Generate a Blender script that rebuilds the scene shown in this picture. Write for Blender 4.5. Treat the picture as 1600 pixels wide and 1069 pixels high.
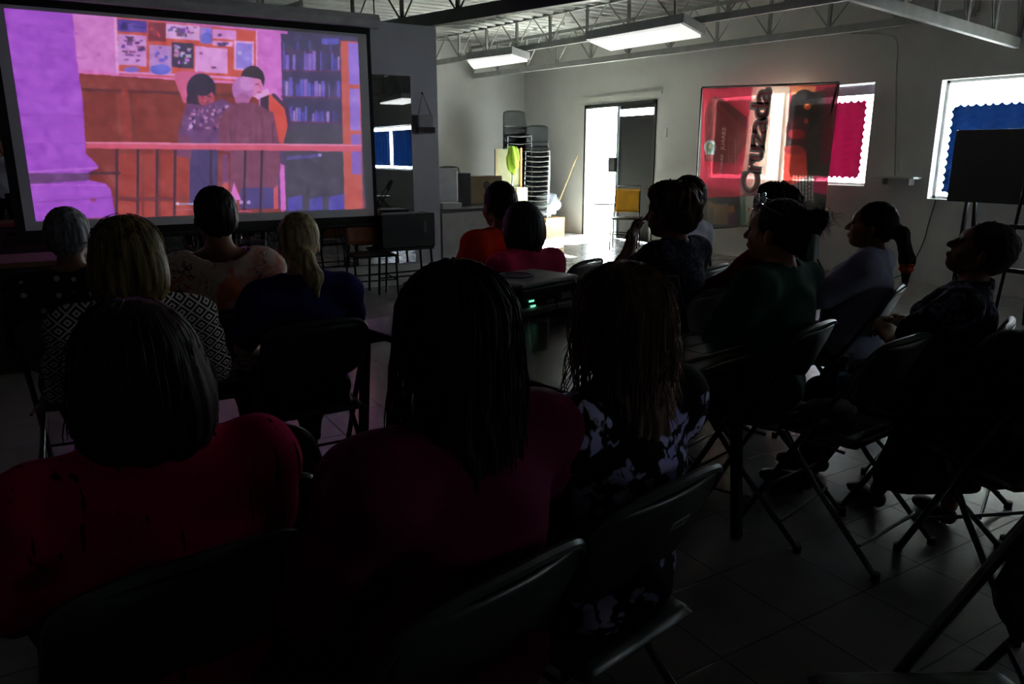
import bpy, bmesh, math, random
import numpy as np
from mathutils import Vector, Matrix
random.seed(7); rng = np.random.default_rng(7)
PI = math.pi; rad = math.radians
for o in list(bpy.data.objects): bpy.data.objects.remove(o)
SC = bpy.context.scene; COL = SC.collection

# ------------------------------------------------------------------ camera
CF, CP, CYAW, CH = 1180.0, rad(14.0), rad(31.3), 1.42
cam = bpy.data.cameras.new('camera'); cam.sensor_width = 36; cam.lens = 36*CF/1600; cam.clip_start = .05; cam.clip_end = 200
camo = bpy.data.objects.new('camera', cam); COL.objects.link(camo)
camo.location = (0, 0, CH); camo.rotation_euler = (PI/2-CP, 0, -CYAW); SC.camera = camo
# ------------------------------------------------------------------ world, view
W = bpy.data.worlds.new('world'); SC.world = W; W.use_nodes = True
W.node_tree.nodes['Background'].inputs[0].default_value = (.86, .94, 1, 1)
W.node_tree.nodes['Background'].inputs[1].default_value = 30.0
SC.view_settings.view_transform = 'Standard'; SC.view_settings.look = 'None'
SC.view_settings.gamma = 1; SC.view_settings.exposure = 0; SC.view_settings.use_curve_mapping = False
sun = bpy.data.lights.new('sun', 'SUN'); sun.energy = 1000; sun.angle = rad(2.5); sun.color = (.95, 1, .95)
suno = bpy.data.objects.new('sun', sun); COL.objects.link(suno); suno.rotation_euler = Vector((1, .35, 1.0)).to_track_quat('Z', 'Y').to_euler()
def portal(loc, rot, sx, sy):
    l = bpy.data.lights.new('window_portal', 'AREA'); l.shape = 'RECTANGLE'; l.size = sx; l.size_y = sy
    l.cycles.is_portal = True
    o = bpy.data.objects.new('window_portal', l); COL.objects.link(o); o.location = loc; o.rotation_euler = rot

# ------------------------------------------------------------------ camera maths (used to survey positions)
_F = np.array([math.sin(CYAW), math.cos(CYAW), 0]); _R = np.array([math.cos(CYAW), -math.sin(CYAW), 0]); _Z = np.array([0, 0, 1.])
_FW = _F*math.cos(CP)-_Z*math.sin(CP); _UP = _F*math.sin(CP)+_Z*math.cos(CP)
def ray(u, v): return _FW+(u-800)/CF*_R-(v-534.5)/CF*_UP
def at(u, v, D): return np.array([0, 0, CH])+D*ray(u, v)
def onz(u, v, z=0): d = ray(u, v); return np.array([0, 0, CH])+d*(z-CH)/d[2]
def onx(u, v, X): d = ray(u, v); return np.array([0, 0, CH])+d*X/d[0]
def ony(u, v, Y): d = ray(u, v); return np.array([0, 0, CH])+d*Y/d[1]
def proj(P):
    P = np.asarray(P, float)-[0, 0, CH]; d = P@_FW
    return 800+CF*(P@_R)/d, 534.5-CF*(P@_UP)/d

# ------------------------------------------------------------------ materials
def lin(c):
    return tuple((x/255/12.92 if x/255 <= .04045 else ((x/255+.055)/1.055)**2.4) for x in c)+(1,)
class NT:
    def __init__(s, name):
        s.m = bpy.data.materials.new(name); s.m.use_nodes = True; s.t = s.m.node_tree; s.n = s.t.nodes
        s.b = s.n['Principled BSDF']; s.out = s.n['Material Output']
    def new(s, typ, **kw):
        n = s.n.new(typ)
        for k, v in kw.items():
            if k.startswith('i_'):
                key = k[2:].replace('_', ' ')
                n.inputs[int(key) if key.isdigit() else key].default_value = v
            else: setattr(n, k, v)
        return n
    def l(s, a, b): s.t.links.new(a, b)
    def math(s, op, a, b=None, c=None):
        n = s.new('ShaderNodeMath', operation=op)
        for i, x in enumerate((a, b, c)):
            if x is None: continue
            if isinstance(x, (int, float)): n.inputs[i].default_value = x
            else: s.l(x, n.inputs[i])
        return n.outputs[0]
    def mix(s, fac, a, b):
        n = s.new('ShaderNodeMix', data_type='RGBA')
        for sock, x in ((n.inputs[0], fac), (n.inputs[6], a), (n.inputs[7], b)):
            if isinstance(x, (int, float, tuple)): sock.default_value = x
            else: s.l(x, sock)
        return n.outputs[2]
    def noise(s, scale, detail=3, vec=None, rough=.5):
        n = s.new('ShaderNodeTexNoise', i_Scale=scale, i_Detail=detail, i_Roughness=rough)
        if vec is not None: s.l(vec, n.inputs['Vector'])
        return n.outputs['Fac']
    def obj(s, scale=(1, 1, 1), loc=(0, 0, 0), rot=(0, 0, 0)):
        c = s.new('ShaderNodeTexCoord'); m = s.new('ShaderNodeMapping'); s.l(c.outputs['Object'], m.inputs[0])
        m.inputs['Scale'].default_value = scale; m.inputs['Location'].default_value = loc; m.inputs['Rotation'].default_value = rot
        return m.outputs[0]
    def ramp(s, fac, stops, interp='LINEAR'):
        n = s.new('ShaderNodeValToRGB'); n.color_ramp.interpolation = interp
        el = n.color_ramp.elements
        while len(el) < len(stops): el.new(.5)
        for e, (p, c) in zip(el, stops): e.position = p; e.color = c if len(c) == 4 else tuple(c)+(1,)
        s.l(fac, n.inputs[0]); return n.outputs[0]
    def bump(s, h, strength=.3, dist=.01):
        n = s.new('ShaderNodeBump', i_Strength=strength, i_Distance=dist); s.l(h, n.inputs['Height']); s.l(n.outputs[0], s.b.inputs['Normal'])
MC = {}
def M(name, col, rough=.6, metal=0, var=.12, vs=8, bump=0, bs=60, spec=.5, sheen=0, emit=None, es=1, streak=None):
    if name in MC: return MC[name]
    t = NT(name); c = lin(col); v = t.obj(streak if streak else (1, 1, 1))
    n = t.noise(vs, 4, v)
    d = tuple(x*(1-var) for x in c[:3])+(1,); h = tuple(min(1, x*(1+var)) for x in c[:3])+(1,)
    t.l(t.ramp(n, [(.3, d), (.7, h)]), t.b.inputs['Base Color'])
    t.b.inputs['Roughness'].default_value = rough; t.b.inputs['Metallic'].default_value = metal
    t.b.inputs['Specular IOR Level'].default_value = spec
    if sheen: t.b.inputs['Sheen Weight'].default_value = sheen
    if bump: t.bump(t.noise(bs, 3, v), bump, .004)
    if emit: t.b.inputs['Emission Color'].default_value = lin(emit); t.b.inputs['Emission Strength'].default_value = es
    MC[name] = t.m; return t.m
def cloth(name, col): return M(name, col, .9, var=.1, vs=14, bump=.25, bs=220, spec=.15)
def finish(t, name, col, rough=.9, spec=.15):
    t.l(col, t.b.inputs['Base Color']); t.b.inputs['Roughness'].default_value = rough
    t.b.inputs['Specular IOR Level'].default_value = spec; t.bump(t.noise(200, 2, t.obj()), .2, .004)
    MC[name] = t.m; return t.m
def polka():
    t = NT('polka_dot_cloth'); v = t.new('ShaderNodeTexVoronoi', i_Scale=17, i_Randomness=.25)
    t.l(t.obj((1, .6, 1)), v.inputs['Vector'])
    f = t.ramp(v.outputs['Distance'], [(.17, (1, 1, 1)), (.22, (0, 0, 0))])
    return finish(t, 'polka_dot_cloth', t.mix(f, lin((24, 26, 34)), lin((190, 190, 195))))
def diamonds():
    t = NT('diamond_print_cloth'); s = t.new('ShaderNodeSeparateXYZ'); t.l(t.obj(), s.inputs[0])
    def tri(x, k): return t.math('PINGPONG', t.math('MULTIPLY', x, k), .5)
    a = t.math('ADD', tri(s.outputs['X'], 19), tri(s.outputs['Z'], 22)); b = t.math('PINGPONG', t.math('MULTIPLY', a, 3.0), .5)
    f = t.ramp(b, [(.24, (0, 0, 0)), (.3, (1, 1, 1))])
    return finish(t, 'diamond_print_cloth', t.mix(f, lin((30, 24, 26)), lin((205, 196, 188))))
def floral(name, base, petal, tint, scale=9, thr=.33, warp=.09):
    t = NT(name); o = t.obj(); nz = t.new('ShaderNodeTexNoise', i_Scale=scale*2.2, i_Detail=2); t.l(o, nz.inputs[0])
    mx = t.new('ShaderNodeVectorMath', operation='SCALE'); mx.inputs['Scale'].default_value = warp; t.l(nz.outputs['Color'], mx.inputs[0])
    ad = t.new('ShaderNodeVectorMath', operation='ADD'); t.l(o, ad.inputs[0]); t.l(mx.outputs[0], ad.inputs[1])
    v = t.new('ShaderNodeTexVoronoi', i_Scale=scale, i_Randomness=1); t.l(ad.outputs[0], v.inputs['Vector'])
    v2 = t.new('ShaderNodeTexVoronoi', i_Scale=scale*3.2, i_Randomness=1); t.l(ad.outputs[0], v2.inputs['Vector'])
    f = t.ramp(v.outputs['Distance'], [(thr, (1, 1, 1)), (thr+.05, (0, 0, 0))])
    g = t.ramp(v2.outputs['Distance'], [(.5, (1, 1, 1)), (.62, (0, 0, 0))])
    core = t.ramp(v.outputs['Distance'], [(.05, (0, 0, 0)), (.12, (1, 1, 1))])
    ff = t.math('MULTIPLY', t.math('MULTIPLY', f, g), core)
    col = t.mix(t.noise(scale*.9, 2, o), lin(petal), lin(tint))
    return finish(t, name, t.mix(ff, lin(base), col))
def ticked():
    t = NT('crimson_ticked_cloth'); n = t.noise(13, 2, t.obj((5.5, 3, .5)), .4)
    f = t.ramp(n, [(.31, (1, 1, 1)), (.345, (0, 0, 0))])
    c = t.mix(t.noise(5, 3, t.obj()), lin((205, 10, 92)), lin((180, 4, 70)))
    return finish(t, 'crimson_ticked_cloth', t.mix(f, c, lin((30, 4, 18))))
def printed():
    t = NT('pale_printed_cloth'); o0 = t.obj(); nz = t.new('ShaderNodeTexNoise', i_Scale=9.0, i_Detail=2); t.l(o0, nz.inputs[0]); ad = t.new('ShaderNodeVectorMath', operation='ADD'); sc_ = t.new('ShaderNodeVectorMath', operation='SCALE'); sc_.inputs['Scale'].default_value = .3; t.l(nz.outputs['Color'], sc_.inputs[0]); t.l(o0, ad.inputs[0]); t.l(sc_.outputs[0], ad.inputs[1]); o = ad.outputs[0]; v = t.new('ShaderNodeTexVoronoi', i_Scale=13, feature='DISTANCE_TO_EDGE'); t.l(o, v.inputs['Vector'])
    ln = t.ramp(v.outputs['Distance'], [(.015, (1, 1, 1)), (.04, (0, 0, 0))])
    sel = t.ramp(t.noise(4, 2, o), [(.45, (0, 0, 0)), (.55, (1, 1, 1))])
    base = t.mix(t.ramp(t.noise(5.5, 2, o), [(.5, (0, 0, 0)), (.62, (1, 1, 1))]), lin((226, 205, 190)), lin((222, 120, 88)))
    return finish(t, 'pale_printed_cloth', t.mix(t.math('MULTIPLY', ln, sel), base, lin((60, 45, 60))))
def hairm(name, c1, c2, rough=.45):
    if name in MC: return MC[name]
    t = NT(name); n = t.noise(70, 3, t.obj((1, 1, .08))); 
    t.l(t.ramp(n, [(.35, lin(c1)), (.68, lin(c2))]), t.b.inputs['Base Color'])
    t.b.inputs['Roughness'].default_value = rough+.1; t.b.inputs['Specular IOR Level'].default_value = .2
    t.bump(n, .5, .004); MC[name] = t.m; return t.m
def skin(name, col): return M(name, col, .55, var=.06, vs=30, bump=.05, bs=300, spec=.35)
def attr_mat(name, emis=False, trans=0.0, es=1.0, spec=.2, rough=.5):
    t = NT(name); a = t.new('ShaderNodeVertexColor', layer_name='paint')
    if emis:
        t.l(a.outputs[0], t.b.inputs['Emission Color']); t.b.inputs['Emission Strength'].default_value = es; t.b.inputs['Base Color'].default_value = (.6, .6, .62, 1); t.b.inputs['Roughness'].default_value = .9; t.b.inputs['Specular IOR Level'].default_value = .1
    else:
        t.l(a.outputs[0], t.b.inputs['Base Color']); t.b.inputs['Roughness'].default_value = rough; t.b.inputs['Specular IOR Level'].default_value = spec
        if trans:
            tr = t.new('ShaderNodeBsdfTranslucent'); t.l(a.outputs[0], tr.inputs[0])
            mx = t.new('ShaderNodeMixShader'); mx.inputs[0].default_value = trans
            t.l(t.b.outputs[0], mx.inputs[1]); t.l(tr.outputs[0], mx.inputs[2])
            tp = t.new('ShaderNodeBsdfTransparent'); t.l(a.outputs[0], tp.inputs[0]); m2 = t.new('ShaderNodeMixShader'); m2.inputs[0].default_value = .16
            t.l(mx.outputs[0], m2.inputs[1]); t.l(tp.outputs[0], m2.inputs[2]); t.l(m2.outputs[0], t.out.inputs[0])
    return t.m
def translucent(name, col, tcol, f):
    t = NT(name); o = t.obj(); n = t.noise(14, 3, t.obj((1, 6, .4)))
    t.l(t.ramp(n, [(.3, tuple(x*.75 for x in lin(col)[:3])), (.7, lin(col))]), t.b.inputs['Base Color']); t.b.inputs['Roughness'].default_value = .9
    tr = t.new('ShaderNodeBsdfTranslucent'); t.l(t.ramp(n, [(.3, tuple(x*.6 for x in lin(tcol)[:3])), (.7, lin(tcol))]), tr.inputs[0])
    mx = t.new('ShaderNodeMixShader'); mx.inputs[0].default_value = f
    t.l(t.b.outputs[0], mx.inputs[1]); t.l(tr.outputs[0], mx.inputs[2]); t.l(mx.outputs[0], t.out.inputs[0]); return t.m
def glass(name, tint=(1, 1, 1), gl=.08):
    t = NT(name); tr = t.new('ShaderNodeBsdfTransparent'); tr.inputs[0].default_value = tint+(1,)
    g = t.new('ShaderNodeBsdfGlossy', i_Roughness=.03); lw = t.new('ShaderNodeLayerWeight', i_Blend=.25)
    mx = t.new('ShaderNodeMixShader'); t.l(t.math('ADD', t.math('MULTIPLY', lw.outputs['Facing'], .5), gl), mx.inputs[0])
    t.l(tr.outputs[0], mx.inputs[1]); t.l(g.outputs[0], mx.inputs[2]); t.l(mx.outputs[0], t.out.inputs[0]); return t.m
def wallm(name, col, dirt=.12):
    t = NT(name); o = t.obj(); a = t.noise(1.3, 5, o, .6); b = t.noise(40, 3, o)
    c = lin(col); d = tuple(x*(1-dirt) for x in c[:3])+(1,)
    t.l(t.ramp(a, [(.35, d), (.62, c)]), t.b.inputs['Base Color']); t.b.inputs['Roughness'].default_value = .75
    t.b.inputs['Specular IOR Level'].default_value = .3; t.bump(b, .15, .01); return t.m
def floorm():
    t = NT('ceramic_floor_tile'); s = t.new('ShaderNodeSeparateXYZ'); t.l(t.obj(loc=(.14, .01, 0)), s.inputs[0])
    def edge(x): return t.math('PINGPONG', t.math('ADD', x, 33.0), .165)
    e = t.math('MINIMUM', edge(s.outputs['X']), edge(s.outputs['Y']))
    g = t.ramp(t.math('MULTIPLY', e, 100), [(.28, (1, 1, 1)), (.42, (0, 0, 0))])
    cell = t.new('ShaderNodeTexWhiteNoise'); sn = t.new('ShaderNodeVectorMath', operation='SNAP'); t.l(t.obj(loc=(.14, .01, 0)), sn.inputs[0]); sn.inputs[1].default_value = (.33, .33, 1); t.l(sn.outputs[0], cell.inputs[0])
    n = t.noise(9, 5, t.obj(), .65)
    base = t.mix(n, lin((118, 116, 112)), lin((150, 148, 142))); base = t.mix(t.math('MULTIPLY', cell.outputs[0], .25), base, lin((120, 118, 112)))
    t.l(t.mix(g, base, lin((52, 48, 45))), t.b.inputs['Base Color'])
    r = t.math('ADD', t.math('MULTIPLY', t.noise(3, 4, t.obj()), .16), .13); t.l(t.math('ADD', r, t.math('MULTIPLY', g, .4)), t.b.inputs['Roughness'])
    t.bump(t.math('ADD', t.math('MULTIPLY', g, -1.0), t.math('MULTIPLY', n, .06)), .35, .003)
    t.b.inputs['Specular IOR Level'].default_value = .5; return t.m

# ------------------------------------------------------------------ object helpers
def link(o, parent=None):
    COL.objects.link(o)
    if parent: o.parent = parent
    return o
def empty(name, loc=(0, 0, 0), rz=0): 
    o = bpy.data.objects.new(name, None); o.empty_display_size = .1; o.location = loc; o.rotation_euler = (0, 0, rz); return link(o)
def tag(o, label=None, cat=None, group=None, kind=None):
    if label: o['label'] = label
    if cat: o['category'] = cat
    if group: o['group'] = group
    if kind: o['kind'] = kind
    return o
def children(o): return [c for c in bpy.data.objects if c.parent == o]
def copy_tree(o, parent=None):
    c = o.copy(); COL.objects.link(c); c.parent = parent
    for ch in children(o): copy_tree(ch, c)
    return c
class MB:
    def __init__(s): s.v = []; s.f = []; s.mi = []; s.i = 0
    def mat(s, i): s.i = i; return s
    def add(s, vs, fs):
        n = len(s.v); s.v += [tuple(map(float, x)) for x in vs]; s.f += [tuple(n+i for i in f) for f in fs]; s.mi += [s.i]*len(fs); return s
    def box(s, a, b, M4=None):
        (x0, y0, z0), (x1, y1, z1) = a, b
        vs = [(x0, y0, z0), (x1, y0, z0), (x1, y1, z0), (x0, y1, z0), (x0, y0, z1), (x1, y0, z1), (x1, y1, z1), (x0, y1, z1)]
        if M4 is not None: vs = [tuple(M4 @ Vector(v)) for v in vs]
        return s.add(vs, [(0, 3, 2, 1), (4, 5, 6, 7), (0, 1, 5, 4), (1, 2, 6, 5), (2, 3, 7, 6), (3, 0, 4, 7)])
    def beam(s, a, b, w, h, up=(0, 0, 1)):
        a = Vector(a); b = Vector(b); d = (b-a).normalized(); u = Vector(up)
        if abs(d.dot(u)) > .98: u = Vector((0, 1, 0))
        r = d.cross(u).normalized(); u = r.cross(d).normalized()
        vs = [p+r*(sx*w/2)+u*(sz*h/2) for p in (a, b) for sx, sz in ((-1, -1), (1, -1), (1, 1), (-1, 1))]
        return s.add(vs, [(0, 1, 2, 3), (7, 6, 5, 4), (0, 4, 5, 1), (1, 5, 6, 2), (2, 6, 7, 3), (3, 7, 4, 0)])
    def tube(s, pts, r, n=8, closed=False):
        pts = [Vector(p) for p in pts]; rs = r if isinstance(r, (list, tuple)) else [r]*len(pts); m = len(pts)
        base = len(s.v); up = None; vs = []; fs = []
        for i, p in enumerate(pts):
            a = pts[(i-1) % m] if (i > 0 or closed) else p; b = pts[(i+1) % m] if (i < m-1 or closed) else p
            d = (b-a).normalized()
            if up is None: up = d.orthogonal().normalized()
            up = (up-d*up.dot(d)); up = up.normalized() if up.length > 1e-5 else d.orthogonal().normalized()
            w = d.cross(up)
            vs += [p+(up*math.cos(2*PI*k/n)+w*math.sin(2*PI*k/n))*rs[i] for k in range(n)]
        for i in range(m if closed else m-1):
            j = (i+1) % m
            fs += [(i*n+k, i*n+(k+1) % n, j*n+(k+1) % n, j*n+k) for k in range(n)]
        if not closed: fs += [tuple(range(n))[::-1], tuple((m-1)*n+k for k in range(n))]
        return s.add(vs, fs)
    def lathe(s, prof, c=(0, 0, 0), n=24):
        vs = []; fs = []
        for r, z in prof: vs += [(c[0]+r*math.cos(2*PI*k/n), c[1]+r*math.sin(2*PI*k/n), c[2]+z) for k in range(n)]
        for i in range(len(prof)-1): fs += [(i*n+k, i*n+(k+1) % n, (i+1)*n+(k+1) % n, (i+1)*n+k) for k in range(n)]
        fs += [tuple(range(n))[::-1], tuple((len(prof)-1)*n+k for k in range(n))]
        return s.add(vs, fs)
    def ball(s, c, r, n=12, R=None):
        r = r if isinstance(r, (list, tuple)) else (r, r, r); vs = []; fs = []; m = n//2
        for i in range(m+1):
            for k in range(n):
                p = Vector((r[0]*math.sin(PI*i/m)*math.cos(2*PI*k/n), r[1]*math.sin(PI*i/m)*math.sin(2*PI*k/n), r[2]*math.cos(PI*i/m)))
                if R is not None: p = R @ p
                vs.append(p+Vector(c))
        for i in range(m): fs += [(i*n+k, (i+1)*n+k, (i+1)*n+(k+1) % n, i*n+(k+1) % n) for k in range(n)]
        return s.add(vs, fs)
    def sheet(s, fn, nu, nv):   # fn(u,v) -> point
        vs = [fn(i/nu, j/nv) for j in range(nv+1) for i in range(nu+1)]
        return s.add(vs, [(j*(nu+1)+i, j*(nu+1)+i+1, (j+1)*(nu+1)+i+1, (j+1)*(nu+1)+i) for j in range(nv) for i in range(nu)])
    def build(s, name, mats, parent=None, smooth=False, bevel=0, solid=0, subsurf=0, loc=None, rot=None):
        me = bpy.data.meshes.new(name); me.from_pydata(s.v, [], s.f)
        for m in (mats if isinstance(mats, (list, tuple)) else [mats]): me.materials.append(m)
        if any(s.mi): me.polygons.foreach_set('material_index', s.mi)
        if smooth:
            me.polygons.foreach_set('use_smooth', [True]*len(s.f))
            try: me.set_sharp_from_angle(angle=rad(40))
            except Exception: pass
        me.update(); o = bpy.data.objects.new(name, me); link(o, parent)
        if solid: md = o.modifiers.new('solidify', 'SOLIDIFY'); md.thickness = solid; md.offset = 0
        if bevel: md = o.modifiers.new('bevel', 'BEVEL'); md.width = bevel; md.segments = 2; md.limit_method = 'ANGLE'
        if subsurf: md = o.modifiers.new('subdiv', 'SUBSURF'); md.levels = md.render_levels = subsurf
        if loc: o.location = loc
        if rot: o.rotation_euler = rot
        return o
def bx(name, a, b, m, parent=None, bevel=0): return MB().box(a, b).build(name, m, parent, bevel=bevel)
def struct(o): o['kind'] = 'structure'; return o
def smoothpath(P, n=6):
    P = [np.array(p, float) for p in P]; Q = [P[0]]+P+[P[-1]]; out = []
    for i in range(1, len(Q)-2):
        for k in range(n):
            t = k/n; p0, p1, p2, p3 = Q[i-1], Q[i], Q[i+1], Q[i+2]
            out.append(.5*((2*p1)+(-p0+p2)*t+(2*p0-5*p1+4*p2-p3)*t*t+(-p0+3*p1-3*p2+p3)*t**3))
    out.append(P[-1]); return out

# ------------------------------------------------------------------ the room
WX, MY, EY, BY, LX, RZ = 8.3, 7.8, 13.2, -8.0, -4.0, 3.42
m_wall = wallm('painted_plaster', (234, 236, 230), .08); m_wallg = wallm('grey_plaster', (200, 200, 208), .08)
m_floor = floorm(); m_steel = M('grey_painted_steel', (176, 178, 174), .5, .2, bump=.1)
m_dark = M('dark_steel', (34, 35, 36), .42, .6); m_black = M('black_plastic', (16, 16, 18), .45)
struct(bx('floor', (LX, BY, -.1), (WX+.2, EY+.2, 0), m_floor))
# corrugated roof
cs = MB(); yy = BY-.2; prof = []
while yy < EY+.4:
    prof += [(yy, RZ), (yy+.05, RZ+.05), (yy+.13, RZ+.05), (yy+.18, RZ)]; yy += .23
cs.v = []; n = len(prof)
for X in (LX-.2, WX+.3):
    for (y, z) in prof: cs.v.append((X, y, z))
cs.f = [(i, i+1, n+i+1, n+i) for i in range(n-1)]; cs.mi = [0]*len(cs.f)
struct(cs.build('ceiling', M('galvanised_roof_sheet', (150, 152, 148), .45, .35, var=.25, vs=3, bump=.1), solid=.004))
m_wd = wallm('darkened_plaster', (84, 82, 80), .1); struct(bx('wall_back', (LX, BY-.15, 0), (WX+.2, BY, RZ), m_wd)); struct(bx('wall_left', (LX-.15, BY, 0), (LX, EY, RZ), m_wd))  # unseen walls, darkened to cut bounce light in the foreground
struct(bx('wall_far', (LX, EY, 0), (WX+.2, EY+.15, RZ+.02), m_wall))
struct(bx('wall_mirror', (LX, MY, 0), (3.79, MY+.18, 2.735), m_wallg))
# wall_right with its openings
DO = (9.31, 11.17, 0, 2.24); W1 = (5.63, 8.30, 1.05, 2.22); W2 = (2.0, 4.85, .94, 2.18); W3 = (-6.2, -3.1, 1.0, 2.15)
ops = sorted([DO, W1, W2, W3]); wb = MB(); y = BY
for (a, b, z0, z1) in ops:
    wb.box((WX, y, 0), (WX+.2, a, RZ+.02))
    if z0 > 0: wb.box((WX, a, 0), (WX+.2, b, z0))
    wb.box((WX, a, z1), (WX+.2, b, RZ+.02)); y = b
wb.box((WX, y, 0), (WX+.2, EY, RZ+.02)); struct(wb.build('wall_right', m_wall))
for (a, b, z0, z1) in ops: portal((WX+.19, (a+b)/2, (z0+z1)/2), (0, PI/2, 0), z1-z0, b-a)
struct(bx('trim_1', (WX-.03, 9.2, 2.31), (WX, 11.4, 2.36), m_wall))       # little lintel over the door
struct(bx('added_eave', (WX+.2, -7.5, 2.42), (WX+2.0, 8.75, 2.5), m_steel))   # unseen eave, added to keep the sun out of the windows
struct(bx('ground', (WX+.2, -12, -.12), (40, 30, -.05), M('outdoor_concrete', (190, 188, 180), .9, var=.2, vs=2)))

# door_1: frame, open leaf, dark leaf with transom
df = MB()
for y0, y1 in ((9.31, 9.36), (11.12, 11.17)): df.box((WX-.02, y0, 0), (WX+.12, y1, 2.24))
df.box((WX-.02, 9.31, 2.18), (WX+.12, 11.17, 2.24))
door = empty('door_1', (0, 0, 0)); struct(door)
df.build('door_frame', m_dark, door)
MB().box((WX+.02, 9.37, .01), (WX+.06, 10.20, 2.0)).box((WX+.01, 9.37, 2.13), (WX+.06, 10.20, 2.18)).box((WX+.0, 9.37, 1.97), (WX+.07, 10.2, 2.02)).build('door_leaf', M('dark_grey_door_paint', (20, 22, 22), .8, var=.1, spec=.1), door, bevel=.004)
bx('door_post', (WX-.01, 10.2, 0), (WX+.07, 10.27, 2.18), M('pale_aluminium', (170, 185, 200), .35, .5), door)
bx('lock_box', (WX-.07, 10.23, 1.12), (WX-.011, 10.40, 1.36), m_black, door, .005)
bx('open_leaf', (WX+.21, 11.18, .02), (WX+.25, 12.05, 2.15), M('white_door_paint', (215, 216, 212), .5), door)

# windows: frame + pane, curtains with scalloped edges
m_pane = glass('window_glass', (.96, .98, 1)); m_alu = M('white_window_frame', (205, 205, 205), .4, .1)
for k, (a, b, z0, z1) in enumerate((W1, W2, W3), 1):
    w = struct(empty('window_%d' % k)); f = MB(); t = .03
    f.box((WX+.1, a, z0), (WX+.14, b, z0+t)).box((WX+.1, a, z1-t), (WX+.14, b, z1)).box((WX+.1, a, z0), (WX+.14, a+t, z1)).box((WX+.1, b-t, z0), (WX+.14, b, z1))
    f.box((WX+.1, (a+b)/2-.015, z0), (WX+.14, (a+b)/2+.015, z1)); f.build('window_frame', m_alu, w)
    bx('window_pane', (WX+.117, a+t, z0+t), (WX+.121, b-t, z1-t), m_pane, w)
def scal(x, p=.085, d=.028): return d*abs(math.sin(PI*x/p))
def curtain(x, ya, yb, z0, z1, mat, label, sides='lrtb', top=None):
    def fn(u, v):
        z = z0+(z1-z0)*v; y = ya+(yb-ya)*u
        yl = ya+(scal(z) if 'l' in sides else 0); yr = yb-(scal(z) if 'r' in sides else 0)
        zb = z0+(scal(y) if 'b' in sides else 0); zt = z1-(scal(y) if 't' in sides else 0)
        return (x+.012*math.sin(y*26+.6*math.sin(3*z)), yl+(yr-yl)*u, zb+(zt-zb)*v)
    o = MB().sheet(fn, int((yb-ya)/.0106), int((z1-z0)/.0106)).build('curtain', mat, smooth=True)
    return tag(o, label, 'curtain')
m_blue = translucent('blue_curtain_cloth', (20, 40, 84), (10, 36, 84), .09); m_mag = translucent('crimson_curtain_cloth', (90, 12, 42), (150, 14, 60), .06)
m_sheer = translucent('sheer_lavender_cloth', (190, 185, 200), (200, 195, 215), .05)
curtain(WX+.05, 5.72, 6.78, 1.12, 2.04, m_mag, 'crimson window curtain with scalloped edge right of the banner')
curtain(WX+.05, 7.12, 8.13, 1.12, 2.16, m_mag, 'crimson window curtain hanging behind the left half of the banner')
tag(bx('curtain_valance', (WX+.06, 5.66, 2.09), (WX+.064, 6.6, 2.20), m_sheer), 'sheer lavender strip across the window top beside the banner', 'valance')
curtain(WX+.05, 2.03, 4.74, .99, 1.93, m_blue, 'navy curtain with scalloped edge in the far right window')
curtain(WX+.05, -4.50, -3.11, 1.07, 2.06, m_blue, 'blue curtain left of the bright slit, seen in the mirror'); curtain(WX+.05, -6.18, -4.62, 1.07, 2.06, m_blue, 'blue curtain beyond the bright slit, seen in the mirror')

# wall odds and ends
cd = MB().tube(smoothpath([onx(1330, 52, WX-.02), onx(1385, 54, WX-.02), onx(1402, 66, WX-.02), onx(1401, 110, WX-.02), onx(1400, 180, WX-.02), onx(1398, 275, WX-.02)]), .007, 6)
tag(cd.build('wall_conduit', M('white_conduit', (170, 172, 168), .5), smooth=True), 'thin painted conduit running down the wall between the windows', 'conduit')
p = onx(1375, 277, WX); q = onx(1440, 281, WX)
tag(MB().box((WX-.16, q[1], 1.15), (WX, p[1], 1.17)).box((WX-.1, p[1]-.1, 1.08), (WX, p[1]-.08, 1.15)).box((WX-.1, q[1]+.08, 1.08), (WX, q[1]+.1, 1.15)).build('wall_shelf', m_wall), 'narrow white shelf on the wall between the two windows', 'shelf')
tag(MB().tube(smoothpath([onx(1462, 313, WX-.015), onx(1452, 345, WX-.015), onx(1440, 385, WX-.015), onx(1415, 425, WX-.015), onx(1380, 440, WX-.03)]), .005, 6).build('wall_cable', m_dark), 'loose cable hanging below the right window', 'cable')
p = onx(1040, 207, WX); tag(bx('wall_switch', (WX-.015, p[1]-.04, p[2]-.07), (WX, p[1]+.04, p[2]+.07), m_wall, None, .004), 'small switch plate on the wall right of the door', 'switch')

# ------------------------------------------------------------------ trusses and lights
def truss(a, b, depth, n, label, w=.05, ch=.085, rod=.011, mc=None, post=.035):
    a = Vector(a); b = Vector(b); up = Vector((0, 0, depth)); r = empty('roof_truss', tuple(a)); tag(r, label, 'truss', 'steel roof trusses')
    o = -a; mc = mc or m_steel
    MB().beam(a+o, b+o, w, ch).build('bottom_chord', mc, r, bevel=.004); MB().beam(a+o+up, b+o+up, w, .05).build('top_chord', mc, r)
    for i in range(n+1):
        p = (b-a)*(i/n)
        if i < n:
            q = (b-a)*((i+.5)/n); e = (b-a)*((i+1)/n)
            MB().tube([p+Vector((0, 0, .02)), q+up, e+Vector((0, 0, .02))], rod, 6).build('diagonal_rod', mc, r)
        MB().beam(p, p+up, post, post).build('post', mc, r)
    return r
truss((7.13, 13.15, 2.83), (8.22, 4.55, 2.8), .5, 11, 'steel roof truss nearest the door wall, running above the windows')
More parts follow.
